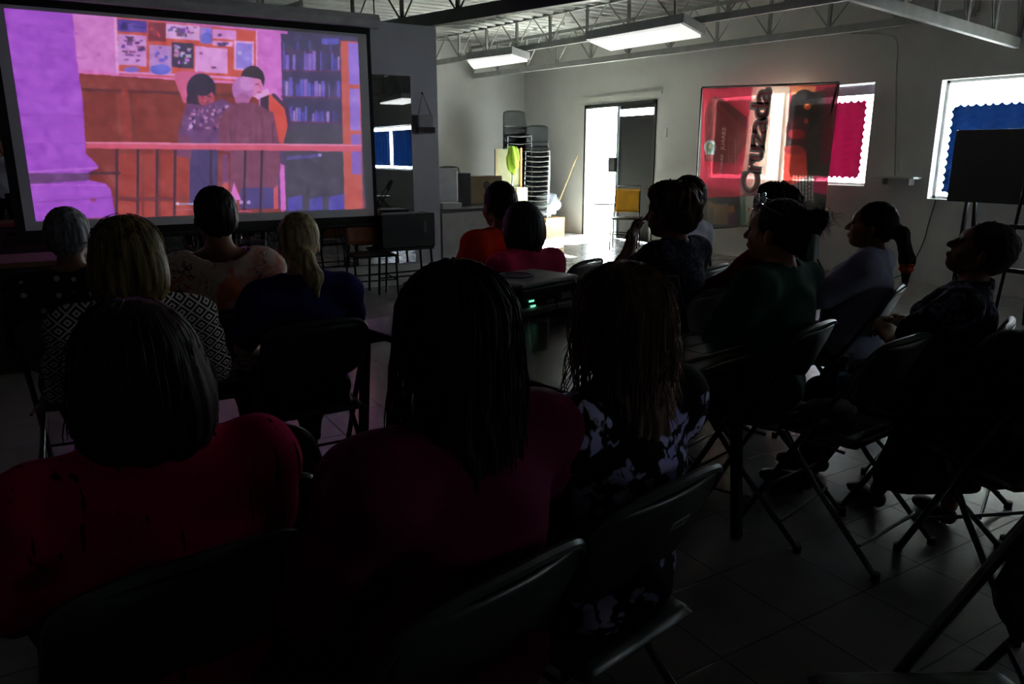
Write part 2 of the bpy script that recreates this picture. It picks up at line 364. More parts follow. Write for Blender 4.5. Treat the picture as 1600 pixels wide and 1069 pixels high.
truss((6.35, 13.15, 3.02), (8.15, -1.0, 2.98), .42, 18, 'second steel roof truss from the door wall with a corrugated edge')
truss((3.35, 9.1, 2.80), (5.4, 2.4, 2.80), .55, 8, 'dark steel truss passing over the top of the mirror wall', w=.09, ch=.13, mc=M('dark_beam_paint', (70, 72, 72), .5, .2))  # darker grey paint than the other trusses
truss((5.2, 4.0, 2.63), (8.25, 4.12, 2.46), .75, 6, 'pale inclined truss ending on the wall above the right window', ch=.1)
truss((1.4, 13.1, 2.9), (2.5, 8.3, 2.9), .5, 6, 'truss seen above the roller screen behind the mirror wall')
truss((4.6, -2.2, 2.75), (8.2, -2.0, 2.75), .5, 7, 'truss reflected at the top of the mirror', ch=.1)
m_lh = M('lamp_housing', (170, 172, 175), .4); 
m_diff = M('lamp_diffuser', (245, 248, 245), .35, emit=(255, 255, 250), es=.8)
def ceiling_light(pts, label):
    P = [Vector(p) for p in pts]; c = sum(P, Vector())/4; r = empty('ceiling_light', tuple(c)); tag(r, label, 'ceiling light', 'fluorescent box lights under the roof')
    L = [p-c for p in P]; ins = [p*.93 for p in L]
    h = MB(); u = Vector((0, 0, .1)); h.add(L+[p+u for p in L], [(4, 5, 6, 7), (0, 1, 5, 4), (1, 2, 6, 5), (2, 3, 7, 6), (3, 0, 4, 7), (0, 1, 2, 3)]); h.build('housing', m_lh, r)
    MB().add([p-Vector((0, 0, .03)) for p in ins]+[p for p in ins], [(0, 3, 2, 1), (0, 1, 5, 4), (1, 2, 6, 5), (2, 3, 7, 6), (3, 0, 4, 7)]).build('diffuser', m_diff, r)
def quad(c, dx, dy, ang):
    ca, sa = math.cos(ang), math.sin(ang); return [(c[0]+ca*x-sa*y, c[1]+sa*x+ca*y, c[2]) for x, y in ((-dx, -dy), (dx, -dy), (dx, dy), (-dx, dy))]
ceiling_light([onz(915, 62, 2.85), onz(1068, 35, 2.85), onz(1102, 54, 2.85), onz(951, 77, 2.85)], 'nearer long white box light hanging below the second truss')
ceiling_light([onz(728, 93, 2.85), onz(800, 84, 2.85), onz(828, 93, 2.85), onz(738, 106, 2.85)], 'smaller farther white box light above the recess')
ceiling_light(quad((7.3, -1.3, 2.6), .3, .9, .1), 'white box light seen reflected in the mirror')

# ------------------------------------------------------------------ mirror, bag, screen
mm = NT('mirror_glass'); mm.b.inputs['Base Color'].default_value = (.82, .84, .84, 1); mm.b.inputs['Metallic'].default_value = 1; mm.b.inputs['Roughness'].default_value = .01
mir = empty('wall_mirror_panel', (0, MY, 0)); tag(mir, 'large frameless wall mirror behind the projection screen', 'mirror')
for k in range(5):
    x1 = 3.47-k*1.2; MB().box((x1-1.197, -.012, .24), (x1, -.002, 2.22)).build('mirror_pane', mm.m, mir)
struct(bx('baseboard_mirror', (LX, MY-.03, 0), (3.6, MY, .22), m_wall))
bag = empty('hanging_bag', (3.6, MY-.06, 1.85)); tag(bag, 'small clear plastic bag hanging by a cord on the pillar', 'bag')
MB().tube([(-.07, 0, -.02), (0, .03, .2), (.08, 0, -.02)], .005, 6).build('cord', M('blue_cord', (60, 80, 110), .7), bag)
MB().box((-.09, -.02, -.22), (.11, .045, -.02)).build('pouch', M('clear_plastic_pouch', (150, 150, 155), .35, bump=.5, bs=25), bag, bevel=.02)
bx('contents', (-.085, -.021, -.21), (.115, .03, -.15), M('dark_contents', (50, 30, 30), .7), bag)
MB().ball((0, .04, .2), .012).build('hook', m_dark, bag)
SY = 7.4; sx0, sx1, sz0, sz1 = -.09, 2.76, .88, 2.51
scr = empty('projection_screen', (1.3, SY, sz0)); tag(scr, 'wide pull-down projection screen showing a purple and orange movie scene', 'projection screen')
def sl(x, y, z): return (x-1.3, y-SY, z-sz0)
m_cloth = M('screen_cloth', (205, 205, 208), .8, var=.02); m_bord = M('screen_black_border', (8, 8, 9), .8)
bx('border', sl(sx0-.15, SY+.004, sz0-.15), sl(sx1+.13, SY+.010, sz1+.13), m_bord, scr)
bx('screen_fabric', sl(sx0-.08, SY+.001, sz0-.075), sl(sx1+.09, SY+.0035, sz1+.03), m_cloth, scr)
MB().tube([sl(sx0-.25, SY+.01, sz0-.16), sl(sx1+.14, SY+.01, sz0-.16)], .022, 12).build('weight_bar', m_black, scr, smooth=True)
hs = MB(); pr = [(-.05, .0), (-.055, .07), (-.03, .125), (.03, .125), (.055, .09), (.055, 0)]; a0 = sl(sx0-.8, SY, 2.60); a1 = sl(sx1+.22, SY, 2.60)
hs.add([(a0[0], a0[1]+y, a0[2]+z) for y, z in pr]+[(a1[0], a1[1]+y, a1[2]+z) for y, z in pr], [tuple(range(6))[::-1], tuple(range(6, 12))]+[(i, (i+1) % 6, 6+(i+1) % 6, 6+i) for i in range(6)])
hs.build('roller_case', M('white_roller_case', (196, 196, 198), .45), scr, bevel=.008)
for xx in (sx0-.4, sx1+.18): MB().tube([sl(xx, SY, 2.72), sl(xx, SY, 3.42)], .006, 6).build('hanging_wire', m_dark, scr)

# painter: colours by photo survey, stored on a dense sheet that is the projected picture
def inpoly(px, py, poly):
    ins = np.zeros(px.shape, bool); n = len(poly)
    for i in range(n):
        x0, y0 = poly[i]; x1, y1 = poly[(i+1) % n]
        if y0 == y1: continue
        c = ((y0 > py) != (y1 > py)) & (px < (x1-x0)*(py-y0)/(y1-y0)+x0); ins ^= c
    return ins
class Paint:
    def __init__(s, nu, nv, fn, sc=1, ox=0, oy=0):
        u, v = np.meshgrid(np.linspace(0, 1, nu), np.linspace(0, 1, nv)); s.nu, s.nv = nu, nv
        s.P = fn(u.ravel(), v.ravel()); s.x, s.y = proj(s.P); s.x = (s.x-ox)*sc; s.y = (s.y-oy)*sc; s.u = u.ravel(); s.v = v.ravel()
        s.c = np.zeros((nu*nv, 3)); s.wob = None
    def poly(s, pts, col, a=1, edge=0, jit=0):
        m = inpoly(s.x, s.y, pts); s.put(m, col, a, jit)
    def put(s, m, col, a=1, jit=0):
        c = np.array(col, float); k = m.sum()
        cc = c+(rng.normal(0, jit, (k, 1)) if jit else 0)
        s.c[m] = s.c[m]*(1-a)+cc*a
    def ell(s, cx, cy, rx, ry, col, a=1, soft=0, jit=0):
        d = ((s.x-cx)/rx)**2+((s.y-cy)/ry)**2; s.put(d < 1, col, a, jit)
    def rect(s, x0, y0, x1, y1, col, a=1, jit=0): s.put((s.x > x0) & (s.x < x1) & (s.y > y0) & (s.y < y1), col, a, jit)
    def line(s, x0, y0, x1, y1, w, col, a=1):
        dx, dy = x1-x0, y1-y0; L = dx*dx+dy*dy; t = np.clip(((s.x-x0)*dx+(s.y-y0)*dy)/L, 0, 1)
        s.put(np.hypot(s.x-x0-t*dx, s.y-y0-t*dy) < w/2, col, a)
    def blur(s, n=1):
        c = s.c.reshape(s.nv, s.nu, 3)
        for _ in range(n):
            p = np.pad(c, ((1, 1), (1, 1), (0, 0)), 'edge'); c = (p[:-2, 1:-1]+p[2:, 1:-1]+p[1:-1, :-2]+p[1:-1, 2:]+2*c)/6
        s.c = c.reshape(-1, 3)
    def noise(s, amp, cell):
        gh, gw = s.nv//cell+3, s.nu//cell+3; g = rng.normal(0, 1, (gh, gw)); yi = np.arange(s.nv)/cell; xi = np.arange(s.nu)/cell
        y0 = yi.astype(int); x0 = xi.astype(int); fy = (yi-y0)[:, None]; fx = (xi-x0)[None]
        r = (g[y0][:, x0]*(1-fy)*(1-fx)+g[y0+1][:, x0]*fy*(1-fx)+g[y0][:, x0+1]*(1-fy)*fx+g[y0+1][:, x0+1]*fy*fx)
        s.c += amp*r.reshape(-1, 1)
    def build(s, name, mat, parent, off):
        c = np.clip(s.c, 0, 255)/255; c = np.where(c <= .04045, c/12.92, ((c+.055)/1.055)**2.4)
        nu, nv = s.nu, s.nv; idx = np.arange(nu*nv).reshape(nv, nu)
        F = np.stack([idx[:-1, :-1], idx[:-1, 1:], idx[1:, 1:], idx[1:, :-1]], -1).reshape(-1, 4)
        me = npmesh(name, s.P-np.array(off), F); me.materials.append(mat)
        a = me.color_attributes.new('paint', 'FLOAT_COLOR', 'POINT'); a.data.foreach_set('color', np.c_[c, np.ones(len(c))].astype(np.float32).ravel())
        return link(bpy.data.objects.new(name, me), parent)
def npmesh(name, V, F, smooth=False):
    me = bpy.data.meshes.new(name); V = np.ascontiguousarray(V, np.float32); F = np.ascontiguousarray(F, np.int32)
    me.vertices.add(len(V)); me.vertices.foreach_set('co', V.ravel()); me.loops.add(F.size); me.loops.foreach_set('vertex_index', F.ravel())
    me.polygons.add(len(F)); me.polygons.foreach_set('loop_start', np.arange(0, F.size, F.shape[1], dtype=np.int32))
    if smooth: me.polygons.foreach_set('use_smooth', np.ones(len(F), bool))
    me.update(); me.validate(); return me

def movie():
    k = 600/1600.   # survey coordinates: 1600x1067 view of the 600x400 corner
    p = Paint(620, 356, lambda u, v: np.stack([sx0+(sx1-sx0)*u, np.full_like(u, SY-.002), sz1-(sz1-sz0)*v], -1), 1/k)
    PUR = (172, 62, 214); PINK = (208, 96, 214)
    p.c[:] = (172, 62, 214); p.put(p.x > 300, (208, 96, 210)); p.put(p.x > 1100, (60, 46, 96)); p.put(p.y > 820, (120, 40, 90)); p.put((p.x < 300) & (p.y > 500), (150, 60, 205))
    p.poly([(300, 0), (1200, 60), (1180, 1000), (300, 320)], (206, 92, 200))
    # wood panelling
    p.poly([(330, 295), (1175, 350), (1175, 900), (330, 900)], (140, 40, 38)); p.noise(9, 26)
    for a in ([(345, 372), (480, 380), (495, 590), (360, 590)], [(545, 385), (760, 395), (755, 590), (560, 590)]): p.poly(a, (134, 34, 26))
    p.line(345, 372, 990, 400, 12, (92, 22, 40)); p.line(330, 300, 990, 345, 12, (226, 100, 190)); p.line(520, 380, 530, 590, 26, (160, 42, 34)); p.line(545, 385, 560, 600, 7, (100, 26, 34))
    for a, b in ((490, 590), (600, 650), (670, 790)): p.rect(a, 640, b, 820, (168, 46, 40)); p.rect(a, 840, b, 905, (178, 54, 48))
    p.line(370, 722, 500, 722, 10, (60, 24, 50))
    # plaster and notice board
    p.poly([(300, 40), (480, 70), (490, 305), (330, 292)], (214, 112, 206)); p.poly([(1070, 120), (1172, 140), (1175, 600), (1080, 470)], (210, 96, 206))
    p.poly([(478, 70), (1075, 130), (1075, 345), (490, 310)], (216, 74, 66)); p.line(480, 70, 490, 305, 12, (230, 150, 225)); p.line(490, 300, 1070, 330, 10, (232, 130, 220)); p.line(1070, 130, 1070, 300, 8, (230, 140, 220))
    def paper(x0, y0, x1, y1, col, marks=0, mc=(80, 40, 110)):
        p.poly([(x0, y0), (x1, y0+(x1-x0)*.08), (x1, y1+(x1-x0)*.06), (x0, y1)], col, jit=3)
        for _ in range(marks):
            a = random.uniform(x0+6, x1-22); b = random.uniform(y0+10, y1-14); w = random.uniform(8, 26); h = random.uniform(4, 16); p.rect(a, b, a+w, b+h, [c*random.uniform(.7, 1.3) for c in mc])
    paper(490, 78, 612, 130, (84, 50, 170), 14, (50, 30, 120)); paper(492, 140, 610, 270, (206, 130, 214), 26, (110, 50, 120)); paper(618, 92, 690, 170, (128, 30, 60), 4, (190, 50, 60))
    paper(692, 98, 832, 160, (214, 150, 222), 16, (120, 70, 130)); paper(622, 185, 715, 305, (180, 120, 205), 6, (90, 70, 180)); paper(716, 175, 806, 280, (60, 40, 80), 16, (190, 130, 200))
    paper(834, 112, 884, 180, (150, 110, 220), 3, (100, 90, 220)); paper(886, 120, 985, 160, (220, 130, 220), 2); paper(812, 192, 948, 300, (222, 140, 222), 2, (130, 60, 120)); paper(886, 168, 970, 190, (226, 140, 222), 6)
    paper(975, 168, 1058, 290, (226, 150, 232)); paper(984, 178, 1050, 284, (142, 112, 224), 3, (160, 130, 230)); p.ell(670, 290, 42, 22, (96, 92, 220)); p.ell(860, 160, 26, 24, (96, 90, 210)); p.ell(548, 290, 32, 12, (120, 90, 210))
    p.noise(4, 4)
    # bookcase
    p.poly([(1170, 140), (1425, 165), (1440, 895), (1190, 895)], (54, 40, 92))
    p.poly([(1180, 520), (1425, 520), (1440, 870), (1190, 880)], (64, 54, 80))
    for y0, y1, s_ in ((160, 210, 0), (205, 290, 0), (318, 400, 0), (440, 505, 0)):
        x = 1178
        while x < 1410:
            w = random.uniform(7, 20); h = random.uniform(.55, 1)*(y1-y0)
            col = random.choice([(96, 70, 190), (74, 60, 170), (130, 90, 205), (60, 46, 120), (150, 110, 200), (88, 80, 210)]) if y0 > 165 else random.choice([(50, 50, 90), (70, 60, 150)])
            if random.random() < .85: p.rect(x, y1-h+(x-1178)*.03, x+w-2, y1+(x-1178)*.02, col, jit=6)
            x += w
        p.line(1175, y1+4, 1420, y1+8, 8, (98, 34, 96))
    p.rect(1340, 160, 1412, 185, (80, 70, 190))
    for a, b in ((1200, 60), (1290, 55), (1370, 65)): p.poly([(a, 880-b*.9), (a+b, 872-b), (a+b, 872), (a, 880)], (72, 58, 176))
    p.line(1200, 660, 1335, 648, 14, (78, 60, 150)); p.ell(1333, 646, 7, 6, (170, 130, 230)); p.ell(1440, 694, 7, 9, (250, 220, 255))
    # door frame on the right
    p.poly([(1418, 168), (1500, 174), (1512, 880), (1436, 880)], (202, 74, 70)); p.poly([(1450, 178), (1494, 180), (1498, 355), (1455, 352)], (140, 96, 220)); p.poly([(1455, 368), (1498, 370), (1502, 545), (1460, 542)], (142, 98, 214)); p.poly([(1462, 560), (1502, 560), (1506, 728), (1466, 726)], (132, 84, 196))
    # column
    p.poly([(30, 20), (302, 62), (318, 250), (345, 420), (358, 640), (400, 680), (412, 700), (368, 720), (370, 750), (440, 765), (462, 790), (482, 905), (100, 915)], (164, 60, 212)); p.noise(5, 14)
    for y0, s in ((100, .16), (215, .1), (335, .06), (478, .02), (600, -.01)): p.line(60, y0, 320+y0*.06, y0+260*s, 4, (146, 52, 190), .8)
    p.poly([(110, 722), (372, 722), (372, 752), (115, 768)], (104, 50, 120)); p.line(110, 718, 405, 700, 8, (190, 90, 225)); p.line(120, 845, 470, 822, 6, (140, 50, 180)); p.line(118, 770, 440, 772, 6, (186, 84, 226)); p.rect(375, 828, 400, 840, (150, 40, 110))
    # three people
    p.poly([(722, 318), (745, 296), (850, 298), (852, 312), (785, 335), (790, 420), (765, 430)], (216, 80, 140))
    p.ell(838, 372, 60, 66, (44, 20, 62), jit=4); p.ell(815, 420, 38, 46, (44, 20, 60)); p.ell(858, 408, 34, 36, (196, 60, 96)); p.ell(846, 360, 44, 40, (40, 18, 58))
    p.poly([(778, 430), (850, 440), (930, 410), (975, 440), (960, 600), (900, 620), (760, 600), (740, 560)], (104, 52, 120))
    for _ in range(60): a, b = random.uniform(785, 960), random.uniform(440, 540); p.ell(a, b, random.uniform(3, 8), random.uniform(4, 10), random.choice([(200, 140, 210), (60, 30, 90), (160, 90, 170)]))
    p.poly([(790, 590), (910, 600), (905, 850), (790, 850)], (66, 44, 110)); p.poly([(745, 560), (800, 570), (800, 660), (735, 650)], (120, 50, 100))
    p.ell(1052, 332, 50, 58, (44, 16, 44)); p.ell(1062, 360, 34, 46, (220, 110, 180)); p.poly([(1010, 300), (1095, 296), (1100, 366), (1085, 330), (1020, 318)], (40, 16, 40)); p.poly([(1060, 400), (1115, 366), (1125, 392), (1075, 416)], (230, 150, 225))
    p.poly([(1085, 410), (1130, 392), (1180, 430), (1200, 520), (1180, 600), (1120, 600)], (226, 62, 52)); p.poly([(1085, 410), (1120, 395), (1120, 460), (1085, 450)], (56, 24, 60)); p.line(1140, 396, 1195, 450, 16, (66, 26, 70)); p.line(1195, 450, 1210, 545, 16, (70, 30, 80))
    p.poly([(1125, 590), (1185, 600), (1190, 870), (1130, 870)], (84, 50, 110)); p.poly([(1165, 680), (1185, 690), (1192, 875), (1170, 875)], (216, 90, 206)); p.poly([(1130, 770), (1158, 770), (1160, 870), (1125, 870)], (214, 70, 90))
    p.ell(1012, 372, 46, 54, (188, 104, 190), jit=4); p.ell(1030, 350, 30, 30, (206, 124, 208)); p.ell(1010, 415, 32, 26, (176, 84, 160))
    p.poly([(940, 452), (1000, 428), (1060, 430), (1140, 470), (1165, 600), (1170, 700), (1150, 780), (960, 790), (960, 640), (912, 620), (915, 500)], (126, 50, 92)); p.noise(3, 6)
    p.line(960, 520, 965, 620, 6, (96, 36, 76)); p.line(1135, 520, 1140, 640, 6, (96, 36, 76)); p.poly([(1000, 785), (1140, 780), (1140, 870), (1000, 870)], (70, 52, 130)); p.poly([(975, 760), (1005, 835), (955, 835)], (222, 100, 206))
    p.poly([(925, 640), (950, 640), (955, 800), (925, 800)], (120, 50, 110)); p.ell(940, 780, 13, 20, (206, 70, 80))
    # texture: grain in the panels, stone courses, folds of the clothes
    for _ in range(140):
        a, b = random.uniform(345, 960), random.uniform(380, 590); p.line(a, b, a+random.uniform(-4, 4), b+random.uniform(20, 90), random.uniform(2, 5), random.choice([(150, 40, 34), (116, 26, 24), (160, 50, 38)]), .22)
    for _ in range(120):
        a, b = random.uniform(50, 300), random.uniform(60, 900); p.line(a, b, a+random.uniform(20, 90), b+random.uniform(-4, 8), random.uniform(2, 7), random.choice([(186, 84, 226), (144, 50, 190), (172, 70, 214)]), .25)
    for a, b, c_, d_ in ((985, 470, 975, 640), (1040, 450, 1050, 760), (1090, 480, 1110, 770), (1005, 660, 1000, 780), (1070, 520, 1062, 640), (940, 560, 935, 620)): p.line(a, b, c_, d_, 9, (104, 40, 80), .45); p.line(a+12, b, c_+12, d_, 6, (150, 66, 108), .4)
    for _ in range(46):
        a, b = random.uniform(790, 900), random.uniform(600, 840); p.line(a, b, a+random.uniform(-8, 8), b+random.uniform(20, 60), 5, random.choice([(50, 30, 90), (84, 58, 130)]), .4)
    for _ in range(30):
        a, b = random.uniform(800, 880), random.uniform(320, 420); p.line(a, b, a+random.uniform(-14, 14), b+random.uniform(8, 26), 4, random.choice([(28, 10, 44), (70, 40, 96)]), .5)
    for _ in range(40):
        a, b = random.uniform(1190, 1420), random.uniform(540, 860); p.line(a, b, a+random.uniform(-6, 6), b+random.uniform(20, 90), 6, random.choice([(50, 42, 66), (78, 66, 100)]), .35)
    p.ell(870, 402, 10, 5, (120, 30, 60)); p.ell(856, 418, 12, 6, (226, 100, 120), .6); p.line(1066, 352, 1080, 350, 4, (80, 30, 60)); p.line(1078, 345, 1088, 372, 5, (190, 84, 150)); p.line(1072, 385, 1086, 384, 4, (150, 40, 90)); p.ell(1046, 290, 22, 12, (60, 26, 60), .7)
    # balustrade
    for x in (487, 575, 655, 730, 880, 1022, 1092): p.line(x, 622, x-4+(800-x)*.01, 895, 10, (56, 20, 58), 1)
    p.poly([(360, 592), (1506, 606), (1506, 632), (360, 618)], (222, 72, 110)); p.line(360, 595, 1506, 606, 7, (236, 120, 170)); p.line(500, 828, 730, 828, 7, (110, 30, 60))
    # player controls
    p.ell(740, 849, 8, 6, (225, 190, 235)); p.line(752, 850, 806, 850, 5, (120, 170, 250)); p.ell(808, 849, 5, 5, (220, 210, 250)); p.line(735, 873, 800, 873, 3, (190, 90, 150)); p.line(965, 880, 1045, 880, 4, (220, 90, 150))
    for x in (978, 1005, 1036): p.ell(x, 843, 8, 7, (226, 170, 240)); p.ell(x, 843, 3, 3, (120, 70, 160))
    p.noise(5, 9); p.noise(3.5, 3); p.blur(2); p.noise(3.2, 1); g_ = p.c.mean(1, keepdims=True); p.c = (p.c*.86+g_*.14)*.93
    # whole picture evenly desaturated and dimmed above
    return p.build('projected_picture', attr_mat('projected_picture', True, es=1.0), scr, (1.3, SY, sz0))
movie()

# ------------------------------------------------------------------ implicit surfaces (bodies, clothes, hair)
def E(c, r, R=None): return ('e', np.array(c, float), np.array(r, float), R)
def C(a, b, ra, rb=None): return ('c', np.array(a, float), np.array(b, float), ra, ra if rb is None else rb)
def smin(a, b, k): h = np.clip(.5+.5*(b-a)/k, 0, 1); return b+(a-b)*h-k*h*(1-h)
def pb(p):
    if p[0] == 'e': r = p[2] if p[3] is None else np.full(3, p[2].max()); return p[1]-r, p[1]+r
    r = max(p[3], p[4]); return np.minimum(p[1], p[2])-r, np.maximum(p[1], p[2])+r
def pd(p, X, Y, Z, off=0):
    if p[0] == 'e':
        x, y, z = X-p[1][0], Y-p[1][1], Z-p[1][2]
        if p[3] is not None: R = p[3]; x, y, z = R[0, 0]*x+R[1, 0]*y+R[2, 0]*z, R[0, 1]*x+R[1, 1]*y+R[2, 1]*z, R[0, 2]*x+R[1, 2]*y+R[2, 2]*z
        r = p[2]+off; k0 = np.sqrt((x/r[0])**2+(y/r[1])**2+(z/r[2])**2); k1 = np.sqrt((x/r[0]**2)**2+(y/r[1]**2)**2+(z/r[2]**2)**2)+1e-6
        return k0*(k0-1)/k1
    a, b = p[1], p[2]; ab = b-a; L = max(ab@ab, 1e-9); t = np.clip(((X-a[0])*ab[0]+(Y-a[1])*ab[1]+(Z-a[2])*ab[2])/L, 0, 1)
    return np.sqrt((X-a[0]-t*ab[0])**2+(Y-a[1]-t*ab[1])**2+(Z-a[2]-t*ab[2])**2)-(p[3]+(p[4]-p[3])*t)-off
def surf(name, prims, h, k=.03, subs=(), post=None, off=0, s=1.0, fine=()):
    lo = np.min([pb(p)[0] for p in prims+list(fine)], 0)-.03-off; hi = np.max([pb(p)[1] for p in prims+list(fine)], 0)+.03+off
    ax = [np.arange(lo[i], hi[i]+h, h, dtype=np.float32) for i in range(3)]; F = np.full([len(a) for a in ax], .1, np.float32)
    def app(p, fn, m=.07):
        a, b = pb(p); sl = tuple(slice(max(0, int((a[i]-m-off-lo[i])/h)), max(0, int((b[i]+m+off-lo[i])/h)+2)) for i in range(3))
        X, Y, Z = np.meshgrid(*[ax[i][sl[i]] for i in range(3)], indexing='ij', copy=False)
        if X.size: F[sl] = fn(F[sl], X, Y, Z)
    for p in prims: app(p, lambda f, X, Y, Z: smin(f, pd(p, X, Y, Z, off), k))
    for p in fine: app(p, lambda f, X, Y, Z: smin(f, pd(p, X, Y, Z, off), .006), .02)
    for p in subs: app(p, lambda f, X, Y, Z: -smin(-f, pd(p, X, Y, Z), .006))
    if post is not None:
        X, Y, Z = np.meshgrid(*ax, indexing='ij', copy=False); F = post(F, X, Y, Z)
    F[[0, -1]] = .1; F[:, [0, -1]] = .1; F[:, :, [0, -1]] = .1
    # surface nets
    S = F < 0; n = np.array(F.shape); acc = np.zeros(tuple(n-1)+(3,), np.float32); cnt = np.zeros(tuple(n-1), np.float32)
    corners = [(i, j, l) for i in (0, 1) for j in (0, 1) for l in (0, 1)]
    def sub(c): return tuple(slice(c[i], n[i]-1+c[i]) for i in range(3))
    for i in range(8):
        for axn in range(3):
            c = corners[i]
            if c[axn]: continue
            d = list(c); d[axn] = 1; a, b = F[sub(c)], F[sub(d)]; m = (a < 0) != (b < 0); t = np.where(m, a/np.where(m, a-b, 1), 0)
            for q in range(3): acc[..., q] += np.where(m, c[q]+(t if q == axn else 0), 0)
            cnt += m
    act = cnt > 0; ids = np.full(cnt.shape, -1, np.int64); ids[act] = np.arange(act.sum())
    ii = np.argwhere(act); V = (ii+acc[act]/cnt[act][:, None])*h+lo
    Q = []
    for axn in range(3):
        u, w = (axn+1) % 3, (axn+2) % 3; sl0 = [slice(None)]*3; sl1 = [slice(None)]*3; sl0[axn] = slice(0, -1); sl1[axn] = slice(1, None)
        a, b = S[tuple(sl0)], S[tuple(sl1)]; e = np.argwhere(a != b); e = e[(e[:, u] > 0) & (e[:, w] > 0)]; 
        if not len(e): continue
        flip = a[tuple(e.T)]
        def g(du, dw): q = e.copy(); q[:, u] -= du; q[:, w] -= dw; return ids[tuple(q.T)]
        q = np.stack([g(1, 1), g(0, 1), g(0, 0), g(1, 0)], 1); q[~flip] = q[~flip][:, ::-1]; Q.append(q)
    Q = np.concatenate(Q); Q = Q[(Q >= 0).all(1)]
    return npmesh(name, V*s, Q, True)
def mo(me, mats, parent=None):
    for m in (mats if isinstance(mats, (list, tuple)) else [mats]): me.materials.append(m)
    return link(bpy.data.objects.new(me.name, me), parent)
def rotm(yaw=0, pitch=0, roll=0): return np.array(Matrix.Rotation(yaw, 3, 'Z') @ Matrix.Rotation(pitch, 3, 'X') @ Matrix.Rotation(roll, 3, 'Y'))

HEAD = [E((0, -.015, .03), (.076, .096, .088)), E((0, .03, -.03), (.06, .064, .09)), E((0, .055, -.092), (.034, .034, .028)), E((.036, .055, -.035), (.028, .034, .036)), E((-.036, .055, -.035), (.028, .034, .036)), E((0, .072, .03), (.05, .025, .03))]
FINE = [C((0, .093, .004), (0, .114, -.033), .008, .0135), E((.012, .1, -.036), (.009, .01, .008)), E((-.012, .1, -.036), (.009, .01, .008)), C((-.036, .085, .02), (.036, .085, .02), .011), E((0, .096, -.060), (.024, .011, .007)), E((0, .094, -.072), (.021, .011, .008)),
        E((.079, -.005, -.02), (.009, .02, .032)), E((-.079, -.005, -.02), (.009, .02, .032)), C((0, .04, -.108), (.05, .0, -.075), .012), C((0, .04, -.108), (-.05, .0, -.075), .012)]
EYES = [E((.031, .098, .003), (.014, .014, .009)), E((-.031, .098, .003), (.014, .014, .009))]
def xf(pr, c, R, s=1):
    out = []
    for p in pr:
        if p[0] == 'e': out.append(('e', c+R@p[1]*s, p[2]*s, R if p[3] is None else R@p[3]))
        else: out.append(('c', c+R@p[1]*s, c+R@p[2]*s, p[3]*s, p[4]*s))
    return out
def hand_prims(w, d, nrm, side, curl=.5):
    """palm, four fingers of different length, thumb leaving the side of the palm near its base"""
    w = np.array(w, float); d = np.array(d, float); d /= np.linalg.norm(d); nrm = np.array(nrm, float); nrm -= d*(nrm@d); nrm /= np.linalg.norm(nrm); x = np.cross(d, nrm)*side
    pr = [E(w+d*.05, (.036, .042, .015), np.stack([x, d, nrm], 1)), C(w-d*.01, w+d*.03, .024, .026)]
    fi = []
    for i, (off, L) in enumerate(((-.03, .062), (-.010, .074), (.011, .070), (.031, .054))):
        b = w+d*.085+x*off; dd = d+x*off*2.2; dd /= np.linalg.norm(dd); k1 = dd*math.cos(curl*.5)-nrm*math.sin(curl*.5); k2 = dd*math.cos(curl*1.3)-nrm*math.sin(curl*1.3)
        m = b+k1*L*.55; fi += [C(b-dd*.02, m, .0095, .0085), C(m, m+k2*L*.5, .0085, .0072)]
    t0 = w+d*.025-x*.028; t1 = t0+(d*.6-x*.75-nrm*.2)*.038; fi += [C(t0, t1, .0125, .0105), C(t1, t1+(d*.92-x*.3-nrm*.25)*.032, .0105, .0085)]
    return pr, fi
ARM = {'lap': ((.235, .02, .735), (.12, .225, .622), (-.35, .9, -.1), (0, 0, 1)), 'side': ((.26, -.03, .73), (.2, .2, .66), (-.1, 1, -.1), (0, 0, 1)),
       'chin': ((.20, .17, .80), (.075, .15, 1.0), (-.25, -.1, 1), (0, 1, .1)), 'cross': ((.25, .10, .775), (.02, .215, .775), (-1, .12, .02), (0, .6, .5)),
       'out': ((.27, .10, .80), (.22, .33, .76), (-.2, 1, .05), (0, 0, 1)), 'stand': ((.24, -.02, .86), (.23, .06, .62), (0, .1, -1), (1, 0, 0)), 'camera': ((.21, .10, .90), (.08, .24, 1.12), (-.3, .2, 1), (0, -1, .2))}
